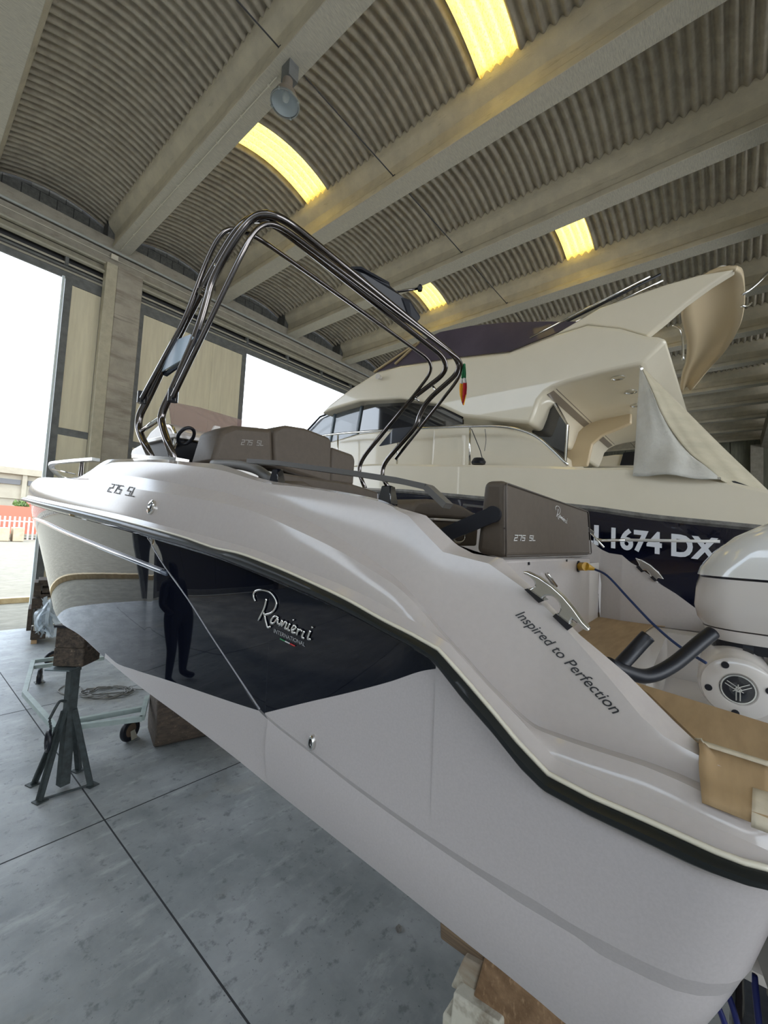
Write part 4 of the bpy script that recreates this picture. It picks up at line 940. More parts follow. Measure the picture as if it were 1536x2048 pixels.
# side deck and foredeck
mb = MB(); vs = []; fs = []
for y in ys2: vs += [(hx(y, .94), y, fdk(y) - .02), (2 * CX - hx(y, .94), y, fdk(y) - .02)]
mesh('deck', vs, [(2 * i, 2 * i + 1, 2 * i + 3, 2 * i + 2) for i in range(len(ys2) - 1)], cream, b2)
def ply(name, pts, x, th, m, par=b2, bv=0, seg=3, ang=30):
    o = MB().prism([atx(a, b, x) for a, b in pts], (th, 0, 0)).build(name, m, par)
    if bv: bevel(o, bv, seg, ang)
    return o
XF = 2 * CX - XN
# cabin: glass house, lower side, mound
ply('cabin_side', [(598, 940), (600, 885), (640, 889), (722, 866), (845, 856), (925, 848), (985, 852), (1040, 862), (1070, 876), (1075, 940)], XN + .36, XF - XN - .72, cream, bv=.03)
ply('coaming', [(860, 940), (865, 856), (925, 849), (985, 851), (1035, 860), (1072, 874), (1098, 893), (1122, 916), (1143, 940)], XN + .30, .16, cream, bv=.05, seg=4)
win = empty('side_window', (0, 0, 0), b2)
ply('pane', [(727, 808), (760, 802), (800, 800), (870, 811), (925, 838), (925, 850), (845, 858), (716, 868)], XN + .40, .04, glass_d, win)
ply('pane', [(674, 822), (722, 810), (713, 868), (664, 884)], XN + .40, .03, glass_l, win)
ply('pane', [(612, 864), (640, 838), (668, 825), (657, 886), (640, 892), (606, 900)], XN + .42, .03, glass_l, win)
for a, b in (((671, 822), (660, 888)), ((725, 806), (714, 870))): MB().bar(atx(*a, XN + .395), atx(*b, XN + .395), .035, .05).build('window_frame', mat('frame_blue_grey', (.10, .13, .15), .3), win)
MB().tube([atx(*p, XN + .38) for p in ((608, 868), (640, 834), (668, 822), (722, 806), (760, 800), (800, 798), (870, 809), (925, 836))], .02, 6).build('window_frame', black, win)
mb = MB()                                       # raked windscreen between the two sides
wa, wb_, wc = atx(608, 868, XN + .42), atx(660, 818, XN + .42), 0
for x in (XN + .9, CX, XF - .9): mb.bar(Vector((x, wa.y + .5, wa.z)), Vector((x, wb_.y + .1, wb_.z)), .05, .03)
mb.build('window_frame', black, win)
mesh('pane', [(XN + .45, wa.y, wa.z), (XF - .45, wa.y, wa.z), (XF - .45, wb_.y, wb_.z), (XN + .45, wb_.y, wb_.z)], [(0, 1, 2, 3)], glass_l, win)
FLY = [(641, 827), (660, 808), (700, 777), (752, 744), (800, 731), (925, 714), (1018, 704), (1060, 688), (1110, 668), (1175, 648), (1240, 655), (1295, 671), (1316, 672), (1336, 679), (1283, 729), (1200, 747), (1130, 766), (1108, 774), (1090, 785), (1077, 800), (1070, 822), (1060, 847), (1000, 842), (925, 833), (870, 807), (800, 797), (720, 802), (665, 818)]
# main flybridge body; the overhang is thinner than the side
fly = ply('flybridge', FLY, XN + .18, XF - XN - .36, cream, bv=.045, seg=4)
ply('shaded_soffit', [(1282, 729.5), (1200, 747.5), (1130, 766.5), (1108, 775), (1091, 787), (1094, 790), (1110, 779), (1130, 770), (1200, 751), (1284, 733)], XN + .26, XF - XN - .55, shaded_soffit)
g0 = (XN + .45)
cabb = ply('aft_bulkhead', [(1064, 845), (1071, 815), (1088, 790), (1100, 782), (1136, 850), (1130, 932), (1066, 932)], XN + .62, .06, glass_d)
MB().tube([atx(1088, 775, XN + .6), atx(1135, 850, XN + .6), atx(1130, 932, XN + .6)], .015, 6).build('door_post', chrome, b2)
ply('cockpit_side', [(1133, 827), (1262, 824), (1262, 846), (1238, 857), (1205, 870), (1184, 888), (1174, 932), (1124, 932)], XN + 2.0, .1, cream_in, bv=.02)
for a, b in ((1236, 755), (1261, 783), (1272, 810)):
    hx_ = BVHTree.FromPolygons([v.co.copy() for v in fly.data.vertices], [tuple(p.vertices) for p in fly.data.polygons]).ray_cast(CAM, ray(a, b).normalized())
    if hx_[0] is not None: MB().lathe([(.075, 0), (.075, -.012), (.055, -.015), (.05, -.006), (0, -.006)], Matrix.Translation(hx_[0] - Vector((0, 0, 0))), 18).build('downlight', chrome, b2)
# radar arch: near blade then a hoop sweeping over to the far side
ply('arch_blade', [(1105, 671), (1200, 615), (1262, 593), (1330, 569), (1400, 549), (1472, 537), (1425, 566), (1372, 605), (1330, 642), (1293, 672), (1240, 657), (1175, 649)], XN + .26, .12, cream, bv=.02)
aft = [(1472, 537, XN + .26), (1484, 545, XN + .5), (1489, 575, XN + .9), (1488, 615, XN + 1.35), (1478, 655, XN + 1.8), (1452, 700, XN + 2.4), (1418, 738, XN + 3.0), (1383, 780, XN + 3.6)]
fwd = [(1372, 590, XN + .38), (1366, 612, XN + .6), (1366, 640, XN + .9), (1372, 665, XN + 1.35), (1376, 690, XN + 1.8), (1374, 722, XN + 2.4), (1366, 750, XN + 3.0), (1362, 785, XN + 3.6)]
A_ = catmull([atx(*p) for p in aft], 6); B_ = catmull([atx(*p) for p in fwd], 6); vs = []
for a, b in zip(A_, B_):
    for k in range(7):
        u = k / 6; v = a.lerp(b, u); v.z += .10 * math.sin(math.pi * u); vs.append(v)
o = mesh('arch_hoop', vs, [(i * 7 + k, i * 7 + k + 1, (i + 1) * 7 + k + 1, (i + 1) * 7 + k) for i in range(len(A_) - 1) for k in range(6)], cream_in, b2, smooth=True)
sm = o.modifiers.new('s', 'SOLIDIFY'); sm.thickness = .05; sm.offset = 0
for q in ((1392, 592, 1423, 610), (1400, 645, 1440, 665)):
    pass
ra = atx(1442, 541, XN + .4); MB().lathe([(.05, -.02), (.05, .02), (.03, .04), (0, .045)], Matrix.Translation(ra), 14).build('anchor_light', gel_white, b2, autos=40)
for a, b in (((1484, 590), (1536, 545)), ((1484, 612), (1502, 606))):
    MB().tube(smooth_path([atx(a[0], a[1], XN + .7), atx((a[0] + b[0]) / 2, (a[1] + b[1]) / 2 + 4, XN + .8), atx(b[0], b[1], XN + .9)], .1), .014, 8).build('aft_rail', chrome, b2, smooth=True)
for x in (XN + .9, XN + 1.0): MB().tube(catmull([atx(1345, 650, x), atx(1362, 660, x), atx(1366, 690, x), atx(1366, 720, x)], 5), .012, 8).build('arch_rail', chrome, b2, smooth=True)
# folded canopy poles and dark windscreen on top
poles = empty('folded_canopy', (0, 0, 0), b2)
for k, (a, b) in enumerate((((1060, 676), (1300, 552)), ((1085, 668), (1322, 548)), ((1110, 664), (1326, 560)), ((1020, 690), (1240, 590)))):
    MB().tube([atx(*a, XN + .5 + .1 * k), atx(*b, XN + .5 + .1 * k)], .015, 8).build('pole', black if k % 2 else chrome, poles, smooth=True)
purple = mat('tinted_screen', (.045, .035, .055), .25, col2=(.07, .055, .08), scale=1.2, coat=.5)
ply('wind_deflector', [(748, 746), (770, 726), (800, 704), (830, 688), (880, 664), (940, 652), (1010, 645), (1080, 643), (1165, 643), (1110, 666), (1060, 686), (1018, 703), (925, 713), (800, 731)], XN + .5, .03, purple)
ply('wind_deflector', [(748, 746), (770, 726), (800, 704), (830, 688), (880, 664), (940, 652), (1010, 645), (1080, 643), (1165, 643), (1110, 666), (1060, 686), (1018, 703), (925, 713), (800, 731)], XF - .5, .03, purple)
mb = MB()
for a, b in (((790, 728), (838, 684)), ((748, 744), (835, 686))): mb.bar(atx(*a, XN + .48), atx(*b, XN + .48), .03, .03)
mb.build('screen_frame', mat('frame_tan', (.35, .27, .15), .5), b2)
hl = atx(762, 756, XN + .17); MB().lathe([(.03, 0), (.035, .05), (.05, .09), (0, .09)], Matrix.Translation(hl) @ Matrix.Rotation(math.radians(-90), 4, 'Y') , 12).build('horn', gel_white, b2, autos=40)
# rails on the side deck
rl = empty('side_rail', (0, 0, 0), b2)
MB().tube(catmull([atx(a, b, XN + .08) for a, b in ((640, 872), (680, 867), (760, 861), (860, 856), (940, 853), (1000, 853), (1040, 860), (1075, 875), (1105, 900), (1135, 930))], 5), .018, 10).build('rail_tube', chrome, rl, smooth=True)
for px, yt in ((676, 868), (795, 859), (940, 853)): MB().tube([atx(px, yt, XN + .08), atx(px - 1, 932, XN + .08)], .014, 8).build('stanchion', chrome, rl, smooth=True)
MB().tube([atx(943, 858, XN + .08), atx(960, 900, XN + .08), atx(966, 922, XN + .08)], .006, 6).build('lanyard', black, rl)
MB().tube(catmull([atx(970, 858, XN + .1), atx(972, 880, XN + .1), atx(969, 902, XN + .1)], 4), .004, 6).build('lanyard', black, rl)
w_ = atx(957, 924, XN + .12); MB().lathe([(.0, -.03), (.09, -.03), (.10, 0), (.07, .05), (0, .055)], Matrix.Translation(w_), 16).build('deck_winch', black, b2, autos=40)
# registration lettering
white_l = mat('lettering_white', (.62, .63, .66), .5)
NX = Vector((-1, 0, 0)); hc = (atx(1375, 1073, XN).z - atx(1375, 1117, XN).z)
place_text('lettering', '1674 DX', atx(1222, 1094, XN - .012), atx(1438, 1122, XN - .012), hc, white_l, b2, NX, up=Vector((0, 0, 1)), off=.035)
place_text('lettering', 'LI', atx(1160, 1085, XN - .012), atx(1197, 1089, XN - .012), hc, white_l, b2, NX, up=Vector((0, 0, 1)), off=.035)
# aft deck hatch edge
ply('hatch_frame', [(1442, 962), (1470, 962), (1536, 986), (1600, 1000), (1600, 1012), (1536, 994), (1492, 990)], XN + .1, .06, black)
rebase(b2)
for k, y in enumerate((.8, 4.2, 7.4)):
    zk = .5 + max(0, y - .2 - 6) ** 2 * .09 - .01
    o = MB().box((CX, y, zk / 2), (.9, .4, zk - .002)).build('keel_block', mat('keel_timber', (.20, .14, .08), .9, col2=(.12, .09, .05)), None); bevel(o, .01)
    tag(o, ('aftmost', 'middle', 'foremost')[k] + ' timber block under the keel of the cabin cruiser', 'block', 'keel blocks under the cabin cruiser')
# canvas enclosure
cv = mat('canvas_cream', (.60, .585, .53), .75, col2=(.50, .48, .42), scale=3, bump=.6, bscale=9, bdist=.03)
ap = atx(1281, 732, XN + .12)
ridge = catmull([ap] + [atx(a, b, XN - .02) for a, b in ((1302, 778), (1330, 842), (1372, 900), (1408, 930), (1442, 960))], 5)
left = [ap.lerp(atx(1267, 951, XN - .02), k / (len(ridge) - 1)) for k in range(len(ridge))]
outer = [ap.lerp(atx(1546, 993, XN + .5), k / (len(ridge) - 1)) for k in range(len(ridge))]
def cloth(name, E1, E2, m, bul, par):
    vs = []; n_ = 12
    for i, (a, b) in enumerate(zip(E1, E2)):
        for k in range(n_ + 1):
            u = k / n_; v = a.lerp(b, u); sc = i / (len(E1) - 1)
            v = v + Vector((-1, 0, 0)) * bul * math.sin(math.pi * u) * sc + Vector((0, 0, 1)) * .012 * sc * math.sin(9 * u + 4 * sc) + Vector((1, 0, 0)) * .02 * sc * math.sin(14 * u + 11 * sc); vs.append(v)
    fs = [(i * (n_ + 1) + k, i * (n_ + 1) + k + 1, (i + 1) * (n_ + 1) + k + 1, (i + 1) * (n_ + 1) + k) for i in range(len(E1) - 1) for k in range(n_)]
    o = mesh(name, vs, fs, m, par, smooth=True); s_ = o.modifiers.new('s', 'SOLIDIFY'); s_.thickness = .006; return o
ct = thing('canvas_cover', (XN, 0, fdk(0)), 'cream canvas sheet stretched in a triangle from cruiser overhang to its deck', 'canvas')
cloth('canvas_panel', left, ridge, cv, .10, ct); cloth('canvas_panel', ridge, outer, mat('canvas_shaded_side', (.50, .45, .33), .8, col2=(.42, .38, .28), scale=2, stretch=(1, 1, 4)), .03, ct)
for a, b in ((1270, 948), (1439, 957), (1284, 738)): p = atx(a, b, XN - .035); MB().cyl(p, p + NX * .01, .012, 10).build('eyelet', chrome, ct)
rebase(ct)
b3 = ply('distant_boat', [(1180, 927), (1196, 914), (1230, 909), (1275, 908), (1275, 934), (1180, 934)], 10.5, 1.5, cream, None, .03); b3.location = (0, 0, 0)
tag(b3, 'cream boat deck seen far behind through the cruiser cockpit', 'boat')
MB().box((11.3, atx(1228, 930, 10.5).y, 1.75), (1.2, 1.0, 3.5)).build('hull', cream, b3)
ply('boat_cover', [(1247, 905), (1275, 902), (1275, 930), (1240, 930)], 10.45, .1, black, b3)
#@@PART5 ========================================================== hall lamp, stands, blocks
lp = thing('high_bay_lamp', (2.352 * K, 3.57 * K, ZB), 'grey high bay lamp with glass face hanging under the concrete beam', 'lamp')
cA = Vector((2.352 * K, 3.56 * K, ZB)); lens = atz(570, 207, 6.12 * K)
MB().box(cA - Vector((0, 0, .13)), (.17, .20, .26)).build('ballast_box', steel_grey, lp)
ax = (cA - Vector((0, 0, .18)) - lens).normalized(); ax = (ax + Vector((0, 0, .8))).normalized()
xx = ax.cross(Vector((0, 1, 0))).normalized(); yy = ax.cross(xx); Mx = Matrix((xx, yy, ax)).transposed().to_4x4(); Mx.translation = lens
alu = mat('reflector_aluminium', (.34, .37, .37), .3, .7); shade = mat('lamp_housing', (.20, .17, .14), .5)
MB().lathe([(.205, -.015), (.215, 0), (.205, .03), (.15, .17), (.085, .27), (.075, .40), (.0, .41)], Mx, 36).build('lamp_shade', shade, lp, autos=40)
MB().lathe([(.20, .004), (.19, .04), (.13, .16), (.06, .23), (0, .235)], Mx, 36).build('reflector', mat('reflector_inside', (.50, .55, .56), .35, .3), lp, autos=60)
MB().lathe([(.0, .04), (.045, .06), (.055, .12), (.04, .19), (.02, .23)], Mx, 20).build('bulb', mat('bulb_glass', (.75, .75, .68), .3), lp, autos=60)
MB().lathe([(.203, -.012), (.22, -.012), (.22, .012), (.203, .012)], Mx, 36).build('rim', alu, lp, autos=40)
MB().lathe([(.203, -.002), (0, -.002)], Mx, 36).build('lamp_glass', mat('lamp_glass', (.55, .62, .64), .05, alpha=.35, coat=1), lp)
mb = MB()
for k in range(4):
    a = k * math.pi / 2 + .5; p = Mx @ Vector((.215 * math.cos(a), .215 * math.sin(a), 0)); mb.box(p, (.03, .03, .035))
mb.build('clip', alu, lp); rebase(lp)
# ---- boat stand (jack) under the bow
rust = mat('stand_steel', (.045, .058, .058), .6, col2=(.025, .03, .03), scale=18, bump=.2); wood_o = overlay(mat('oily_timber', (.10, .075, .055), .85, col2=(.035, .028, .022), scale=7, stretch=(1, 5, 5), bump=.6, bscale=25), (.28, .22, .15), 6, .6, .72, (1, 4, 4), amt=.6)
def fl(px, py): return atz(px, py, 0)
jb = Vector((.858 * K, 3.263 * K, 0)); jn = jb.normalized()
def jp(px, py, d=0): return at(px, py, jn, jn.dot(jb) + d)
js = thing('boat_stand', jb, 'dark steel screw stand with splayed legs and timber cradle under the bow', 'boat stand')
tp_ = jp(127, 1432); ax_x, ax_y = jb.x, jb.y
topc = jp(143, 1326).z
MB().box((ax_x, ax_y, topc / 2 + .33), (.062, .062, topc - .66), .25).build('screw_tube', rust, js)
MB().box((ax_x, ax_y, .56), (.08, .08, 1.06), .25).build('sleeve', rust, js)
MB().box((ax_x, ax_y, 1.10), (.09, .09, .04), .25).build('collar', rust, js)
feet = [fl(80, 1603), fl(183, 1571), fl(66, 1569), fl(156, 1541)]
cen = Vector((0, 0, 0))
for f in feet:
    d = (Vector((ax_x, ax_y, 0)) - f); d.z = 0; top = Vector((ax_x, ax_y, .72)) - d.normalized() * .045
    MB().bar(f + Vector((0, 0, .01)), top, .05, .012).bar(f + Vector((0, 0, .01)) + Vector((-d.y, d.x, 0)).normalized() * .022, top + Vector((-d.y, d.x, 0)).normalized() * .022, .008, .05).build('leg', rust, js)
    o = MB().box(f + Vector((0, 0, .005)), (.09, .09, .008), .3).build('foot_plate', rust, js)
MB().bar(feet[0] + Vector((0, 0, .012)), feet[1] + Vector((0, 0, .012)), .016, .016).build('tie_bar', rust, js)
hk = catmull([jp(132, 1403, -.05), jp(121, 1402, -.08), jp(113, 1412, -.1), jp(99, 1438, -.1)], 5); MB().tube(hk, .012, 8).build('crank_handle', rust, js, smooth=True)
ch = empty('chain', (0, 0, 0), js); pz = [jp(99, 1440, -.1), jp(102, 1460, -.1), jp(99, 1478, -.1)]; cc = catmull(pz, 8)
mb = MB()
for k, p in enumerate(cc): mb.tube([p + Vector((.008 * math.cos(a) * (k % 2), .008 * math.cos(a) * ((k + 1) % 2), .014 * math.sin(a))) for a in [i * math.pi / 4 for i in range(8)]], .003, 5, True)
lk = mb.build('chain_link', rust, ch); lk['kind'] = 'stuff'
MB().tube([jp(96, 1482, -.12) + Vector((0, .055 * math.cos(a), .085 * math.sin(a))) for a in [i * math.pi / 8 for i in range(16)]], .016, 8, True).build('chain_ring', black, js, smooth=True)
zt0 = jp(150, 1326).z; zt1 = jp(150, 1290).z
cb = MB().box((ax_x + .02, ax_y, (zt0 + zt1) / 2), (.26, .27, zt1 - zt0), .75).build('cradle_timber', wood_o, js); bevel(cb, .012)
ue = Vector((math.cos(.75), math.sin(.75), 0)); vv = Vector((-math.sin(.75), math.cos(.75), 0)); cc_ = Vector((ax_x + .02, ax_y, 0)); zb3 = zt1
e1 = cc_ - ue * .13; e1.z = zb3
hL = jp(122, 1252).z - zb3
mbw = MB().prism([e1 - vv * .13, e1 + vv * .13, e1 + vv * .13 + Vector((0, 0, hL)), e1 - vv * .13 + Vector((0, 0, hL))], ue * .055)
o = mbw.build('cradle_cheek', wood_o, js); bevel(o, .01)
MB().prism([e1 + ue * .26 - vv * .13, e1 + ue * .26 + vv * .13, e1 + ue * .26 + vv * .13 + Vector((0, 0, .06)), e1 + ue * .26 - vv * .13 + Vector((0, 0, .06))], -ue * .06).build('cradle_cheek', wood_o, js)
MB().prism([e1 + ue * .055 + Vector((0, 0, hL * .98)) - vv * .14, e1 + ue * .055 + Vector((0, 0, hL * .98)) + vv * .14, e1 + Vector((0, 0, hL)) - ue * .02 + vv * .14, e1 + Vector((0, 0, hL)) - ue * .02 - vv * .14], (0, 0, .02)).build('padding', black, js)
MB().box((ax_x - .06, ax_y - .02, zt0 - .012), (.26, .22, .012), .75).build('head_plate', mat('head_plate', (.16, .20, .21), .4, .5), js)
rebase(js)
# ---- trolley frame on castors
ty = thing('trolley_frame', fl(160, 1420), 'pale green steel trolley frame on castors beside the boat stand', 'trolley')
tg = mat('trolley_green', (.34, .40, .37), .45, col2=(.26, .31, .29), scale=6)
ZT = .36
tr_ = [(207, 1303), (66, 1323), (49, 1387), (112, 1458), (284, 1437), (294, 1395)]
T3 = [atz(a, b, ZT) for a, b in tr_]
for a, b in zip(T3, T3[1:]): MB().bar(a, b, .05, .05).build('frame_bar', tg, ty)
MB().bar(atz(68, 1334, ZT), atz(208, 1316, ZT), .05, .05).build('frame_bar', tg, ty); MB().bar(atz(150, 1442, ZT), atz(286, 1417, ZT), .05, .05).build('frame_bar', tg, ty)
def castor(wx, wy, r, h, dirn, hz):
    g = fl(wx, wy); c = empty('castor', (0, 0, 0), ty); ctr = g + Vector((0, 0, r)); d = Vector(dirn).normalized(); n_ = Vector((-d.y, d.x, 0))
    Mw = Matrix((d, Vector((0, 0, 1)), n_)).transposed().to_4x4(); Mw.translation = ctr
    MB().lathe([(r * .6, -.022), (r * .95, -.024), (r, -.012), (r, .012), (r * .95, .024), (r * .6, .022), (r * .6, -.022)], Mw, 28).build('tyre', black, c, autos=40)
    MB().lathe([(0, -.018), (r * .6, -.014), (r * .6, .014), (0, .018)], Mw, 20).build('hub', mat('hub_rust', (.13, .09, .06), .7), c, autos=40)
    for sg in (-1, 1):
        MB().prism([ctr + n_ * sg * .034 + d * -.03, ctr + n_ * sg * .034 + d * .03, ctr + n_ * sg * .034 + d * .09 + Vector((0, 0, hz - r)), ctr + n_ * sg * .034 + d * -.0 + Vector((0, 0, hz - r))], n_ * .004 * sg).build('fork', steel_light, c)
    MB().box(ctr + d * .05 + Vector((0, 0, hz - r + .006)), (.12, .12, .012)).build('mount_plate', steel_grey, c)
castor(258, 1482, .125, ZT - .03, (1, .5, 0), 0); castor(78, 1367, .12, ZT - .03, (.3, 1, 0), 0); castor(103, 1330, .12, ZT - .03, (1, .2, 0), 0)
rebase(ty)
# ---- extension lead
ec = thing('extension_lead', fl(215, 1395), 'grey coiled extension lead lying on the floor inside the trolley frame', 'cable')
P = []
for k in range(150):
    a = k * .17; r_ = 1 + .16 * math.sin(k * .37); c = fl(214 + 5 * math.sin(k * .11), 1387); ex = Vector((.26 * r_, -.16 * r_, 0)); ey = Vector((.14 * r_, .24 * r_, 0))
    P.append(c + ex * math.cos(a) * .95 + ey * math.sin(a) * .75 + Vector((0, 0, .012 + .006 * (k % 5))))
P = [fl(128, 1372) + Vector((0, 0, .01)), fl(116, 1383) + Vector((0, 0, .01)), fl(135, 1391) + Vector((0, 0, .01)), fl(160, 1374) + Vector((0, 0, .01)), fl(172, 1390) + Vector((0, 0, .01))] + P + [fl(262, 1380) + Vector((0, 0, .02)), fl(288, 1382) + Vector((0, 0, .02))]
MB().tube(catmull(P, 3), .008, 6).build('cord', mat('lead_grey', (.17, .165, .15), .5), ec, smooth=True); rebase(ec)
# ---- timber under the keel
lg = thing('keel_log', Vector((1.86, 5.3, 0)), 'big dark squared log block under the middle of the hull', 'log')
p = fl(318, 1490)
wlog = overlay(mat('log_wood', (.085, .062, .045), .85, col2=(.045, .035, .026), scale=4, stretch=(1, 8, 8), bump=.6, bscale=20), (.22, .17, .11), 5, .58, .7, (6, 1, 6), amt=.6)
mb = MB(); 
sec = [(-.28, .04), (-.20, 0), (.30, 0), (.36, .10), (.36, .42), (.28, .50), (-.20, .52), (-.30, .40), (-.33, .2)]
ang = .1; a0 = p + Vector((-.02, .18, 0)); dx = Vector((math.cos(-.25), math.sin(-.25), 0)); dy = Vector((-dx.y, dx.x, 0))
mb.prism([a0 + dy * u + Vector((0, 0, z)) for u, z in sec], dx * 1.0)
o = mb.build('log', wlog, lg); bevel(o, .03, 3)
o = MB().prism([a0 + dx * .06 + dy * u + Vector((0, 0, z)) for u, z in ((-.22, .52), (.28, .52), (.28, 1.16), (-.22, 1.16))], dx * .85).build('block', wlog, lg); bevel(o, .015)
rebase(lg)
# ---- blocks under the stern
st = thing('stern_blocking', Vector((1.35, .55, 0)), 'stack of plywood, painted block and chipboard under the stern', 'blocks')
ply_m = mat('plywood_edge', (.22, .15, .09), .8, col2=(.10, .07, .045), scale=3, stretch=(1, 1, 60), bump=.3); osb = overlay(mat('chipboard', (.24, .145, .075), .85, col2=(.15, .085, .04), scale=22, bump=.7, bscale=30, detail=3), (.34, .22, .12), 35, .55, .68, (1, 2.5, 1), amt=.8)
pnt = overlay(mat('painted_timber', (.36, .32, .25), .8, col2=(.24, .17, .11), scale=5, stretch=(1, 1, 5)), (.50, .47, .38), 6, .5, .6, amt=.8)
whp = overlay(mat('flaking_white', (.52, .49, .40), .85, col2=(.20, .16, .11), scale=6, contrast=(.5, .6), bump=.4), (.10, .08, .06), 9, .62, .7, amt=.7)
def blk(name, pts, x, th, m, z0=None, z1=None):
    o = MB().prism([atx(a, b, x) for a, b in pts], (th, 0, 0)).build(name, m, st); bevel(o, .006); return o
blk('plywood_stack', [(879, 1842), (970, 1914), (962, 1938), (880, 1878)], 1.12, .14, ply_m)
blk('painted_block', [(927, 1915), (962, 1935), (946, 1998), (900, 1975)], 1.10, .3, pnt)
blk('chipboard', [(968, 1915), (1150, 2062), (1150, 2150), (1010, 2090), (945, 1995)], 1.085, .10, osb)
blk('white_post', [(906, 1985), (1000, 2050), (1000, 2200), (890, 2130)], 1.06, .25, whp)
zb4 = atx(900, 2140, 1.06).z
a = atx(1150, 2150, 1.06); b = atx(890, 2130, 1.06)
o = MB().box((1.45, (a.y + b.y) / 2, zb4 / 2 + .05), (.75, abs(b.y - a.y) + .05, zb4 + .1)).build('base_block', whp, st); bevel(o, .01)
o = MB().box((2.05, .45, .585), (.5, .35, 1.165)).build('base_block', wlog, st); bevel(o, .01)
rebase(st)
# ---- timber stack wrapped in plastic, by the door
ps = thing('timber_stack', fl(70, 1288), 'leaning stack of dark timber blocks beside the open door', 'timber stack')
g = fl(66, 1288); jj = at(80, 1200, g.normalized(), g.length); g.z = 0; gn = Vector((g.x, g.y, 0)).normalized(); gx = Vector((gn.y, -gn.x, 0))
def gp(px, py, d=0): return at(px, py, gn, gn.dot(g) + d)
for (x0, y0, x1, y1, m_) in ((60, 1262, 92, 1280, wlog), (52, 1218, 66, 1262, wlog), (66, 1225, 78, 1262, pnt), (78, 1222, 94, 1262, wlog), (62, 1196, 90, 1218, wlog), (66, 1165, 84, 1194, wlog), (76, 1160, 104, 1172, wlog), (84, 1176, 110, 1186, wlog), (80, 1188, 105, 1196, wlog)):
    a, b = gp(x0, y1), gp(x1, y0); o = MB().prism([Vector((a.x, a.y, a.z)), Vector((b.x, b.y, a.z)), b, Vector((a.x, a.y, b.z))], gn * .6).build('timber', m_, ps); bevel(o, .008)
a = gp(61, 1291); b = gp(74, 1280); MB().prism([Vector((a.x, a.y, .0)), Vector((b.x, b.y, 0)), Vector((b.x, b.y, b.z)), Vector((a.x, a.y, b.z))], gn * .5).build('foot_block', mat('foot_pine', (.45, .30, .16), .8), ps)
rebase(ps)
pw = MB(); rr_ = random.Random(3); c0 = gp(98, 1240, -.1)
for k in range(44):
    a = gp(92 + rr_.uniform(-8, 14), 1196 + rr_.uniform(-6, 40), rr_.uniform(-.25, .15)); b = gp(88 + rr_.uniform(-16, 26), 1262 + rr_.uniform(-14, 14), rr_.uniform(-.35, .1)); m_ = a.lerp(b, .5) + Vector((rr_.uniform(-.15, .15), rr_.uniform(-.15, .15), rr_.uniform(-.12, .08)))
    P = catmull([a, m_, b], 5); wv = Vector((rr_.uniform(-1, 1), rr_.uniform(-1, 1), rr_.uniform(-.5, .5))).normalized() * .035
    vs = [v for q_ in P for v in (q_ - wv, q_ + wv)]; pw.add(vs, [(2 * i, 2 * i + 1, 2 * i + 3, 2 * i + 2) for i in range(len(P) - 1)])
o = pw.build('plastic_wrap', mat('plastic_film', (.55, .62, .66), .2, alpha=.6, coat=1), None, smooth=True); tag(o, 'crumpled heap of clear plastic wrap hanging on the timber stack', 'plastic')
# ---- small stone on the floor
p = fl(797, 1862); me = MB(); rr2 = random.Random(4)
bm = bmesh.new(); bmesh.ops.create_icosphere(bm, subdivisions=2, radius=.022)
for v in bm.verts: v.co *= 1 + rr2.uniform(-.2, .2); v.co.z *= .7
m_ = bpy.data.meshes.new('stone'); bm.to_mesh(m_); bm.free(); m_.materials.append(mat('stone', (.12, .11, .10), .9, col2=(.2, .19, .17), scale=40)); so = bpy.data.objects.new('stone', m_); COL.objects.link(so); so.location = p + Vector((0, 0, .014)); tag(so, 'small grey brown chunk lying alone on the concrete floor', 'stone')

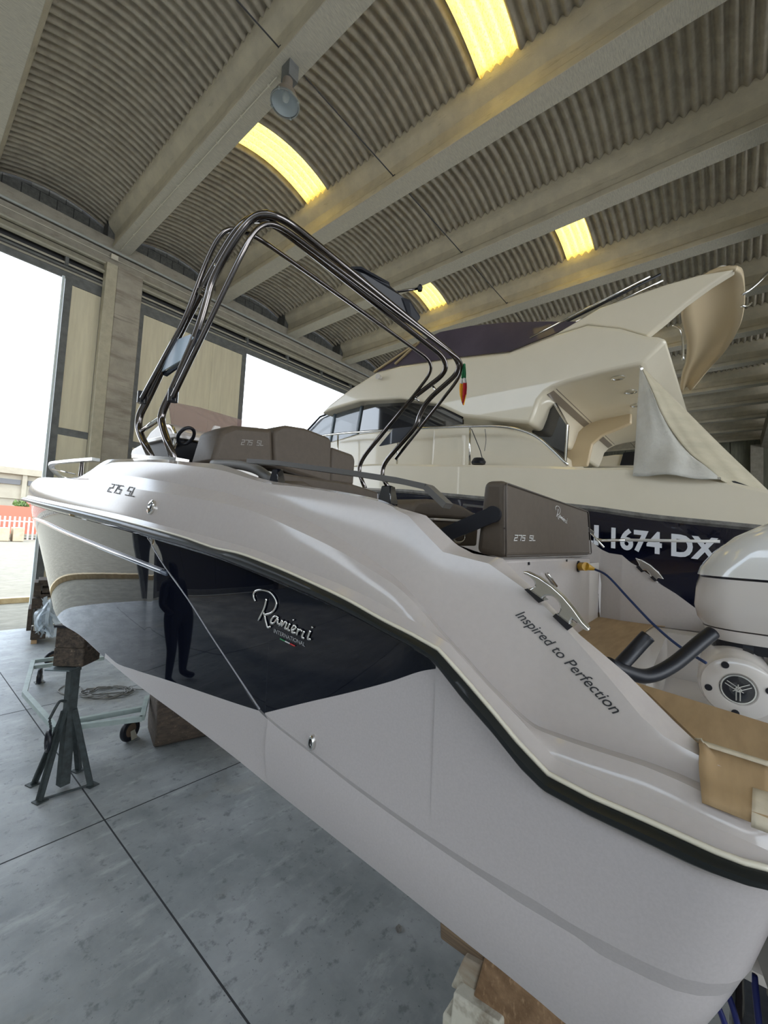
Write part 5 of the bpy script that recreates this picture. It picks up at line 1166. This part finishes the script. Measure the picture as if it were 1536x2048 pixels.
# ---- man standing by the open door, outside the frame; the glossy panel mirrors him
def person(loc, face):
    r = thing('person', loc, 'standing person in dark jacket and trousers, mirrored in the glossy navy panel', 'person')
    J = {'pel': (0, 0, .95), 'wa': (0, 0, 1.1), 'ch': (0, 0, 1.32), 'nk': (0, 0, 1.50), 'hd': (0, .01, 1.58), 'tp': (0, .01, 1.70), 'ls': (.19, 0, 1.43), 'rs': (-.19, 0, 1.43), 'le': (.26, -.02, 1.16), 're': (-.25, .0, 1.15), 'lh': (.22, .16, .98), 'rh': (-.22, .17, 1.02), 'lk': (.10, .02, .50), 'rk': (-.11, .03, .50), 'la': (.12, -.02, .09), 'ra': (-.13, -.02, .09), 'lf': (.13, .14, .04), 'rf': (-.15, .14, .04), 'lp': (.10, 0, .88), 'rp': (-.10, 0, .88)}
    R_ = dict(pel=.15, wa=.14, ch=.16, nk=.06, hd=.10, tp=.10, ls=.075, rs=.075, le=.05, re=.05, lh=.038, rh=.038, lk=.065, rk=.065, la=.045, ra=.045, lf=.04, rf=.04, lp=.10, rp=.10)
    E_ = [('pel', 'wa'), ('wa', 'ch'), ('ch', 'nk'), ('nk', 'hd'), ('hd', 'tp'), ('ch', 'ls'), ('ch', 'rs'), ('ls', 'le'), ('rs', 're'), ('le', 'lh'), ('re', 'rh'), ('pel', 'lp'), ('pel', 'rp'), ('lp', 'lk'), ('rp', 'rk'), ('lk', 'la'), ('rk', 'ra'), ('la', 'lf'), ('ra', 'rf')]
    K_ = list(J); me = bpy.data.meshes.new('body'); me.from_pydata([J[k] for k in K_], [(K_.index(a), K_.index(b)) for a, b in E_], [])
    o = bpy.data.objects.new('body', me); COL.objects.link(o); o.parent = r
    sk = o.modifiers.new('skin', 'SKIN'); o.modifiers.new('sub', 'SUBSURF').levels = 2
    for i, k in enumerate(K_): me.skin_vertices[0].data[i].radius = (R_[k], R_[k] * (.75 if k in ('pel', 'wa', 'ch') else 1)); me.skin_vertices[0].data[i].use_root = k == 'pel'
    me.materials.append(mat('dark_clothes', (.018, .02, .028), .85)); o.modifiers['sub'].render_levels = 2
    r.rotation_euler = (0, 0, face); return r
pr = person(Vector((-1.35, 6.2, 0)), math.radians(160)); pr.scale = (1.25, 1.25, 1.05)
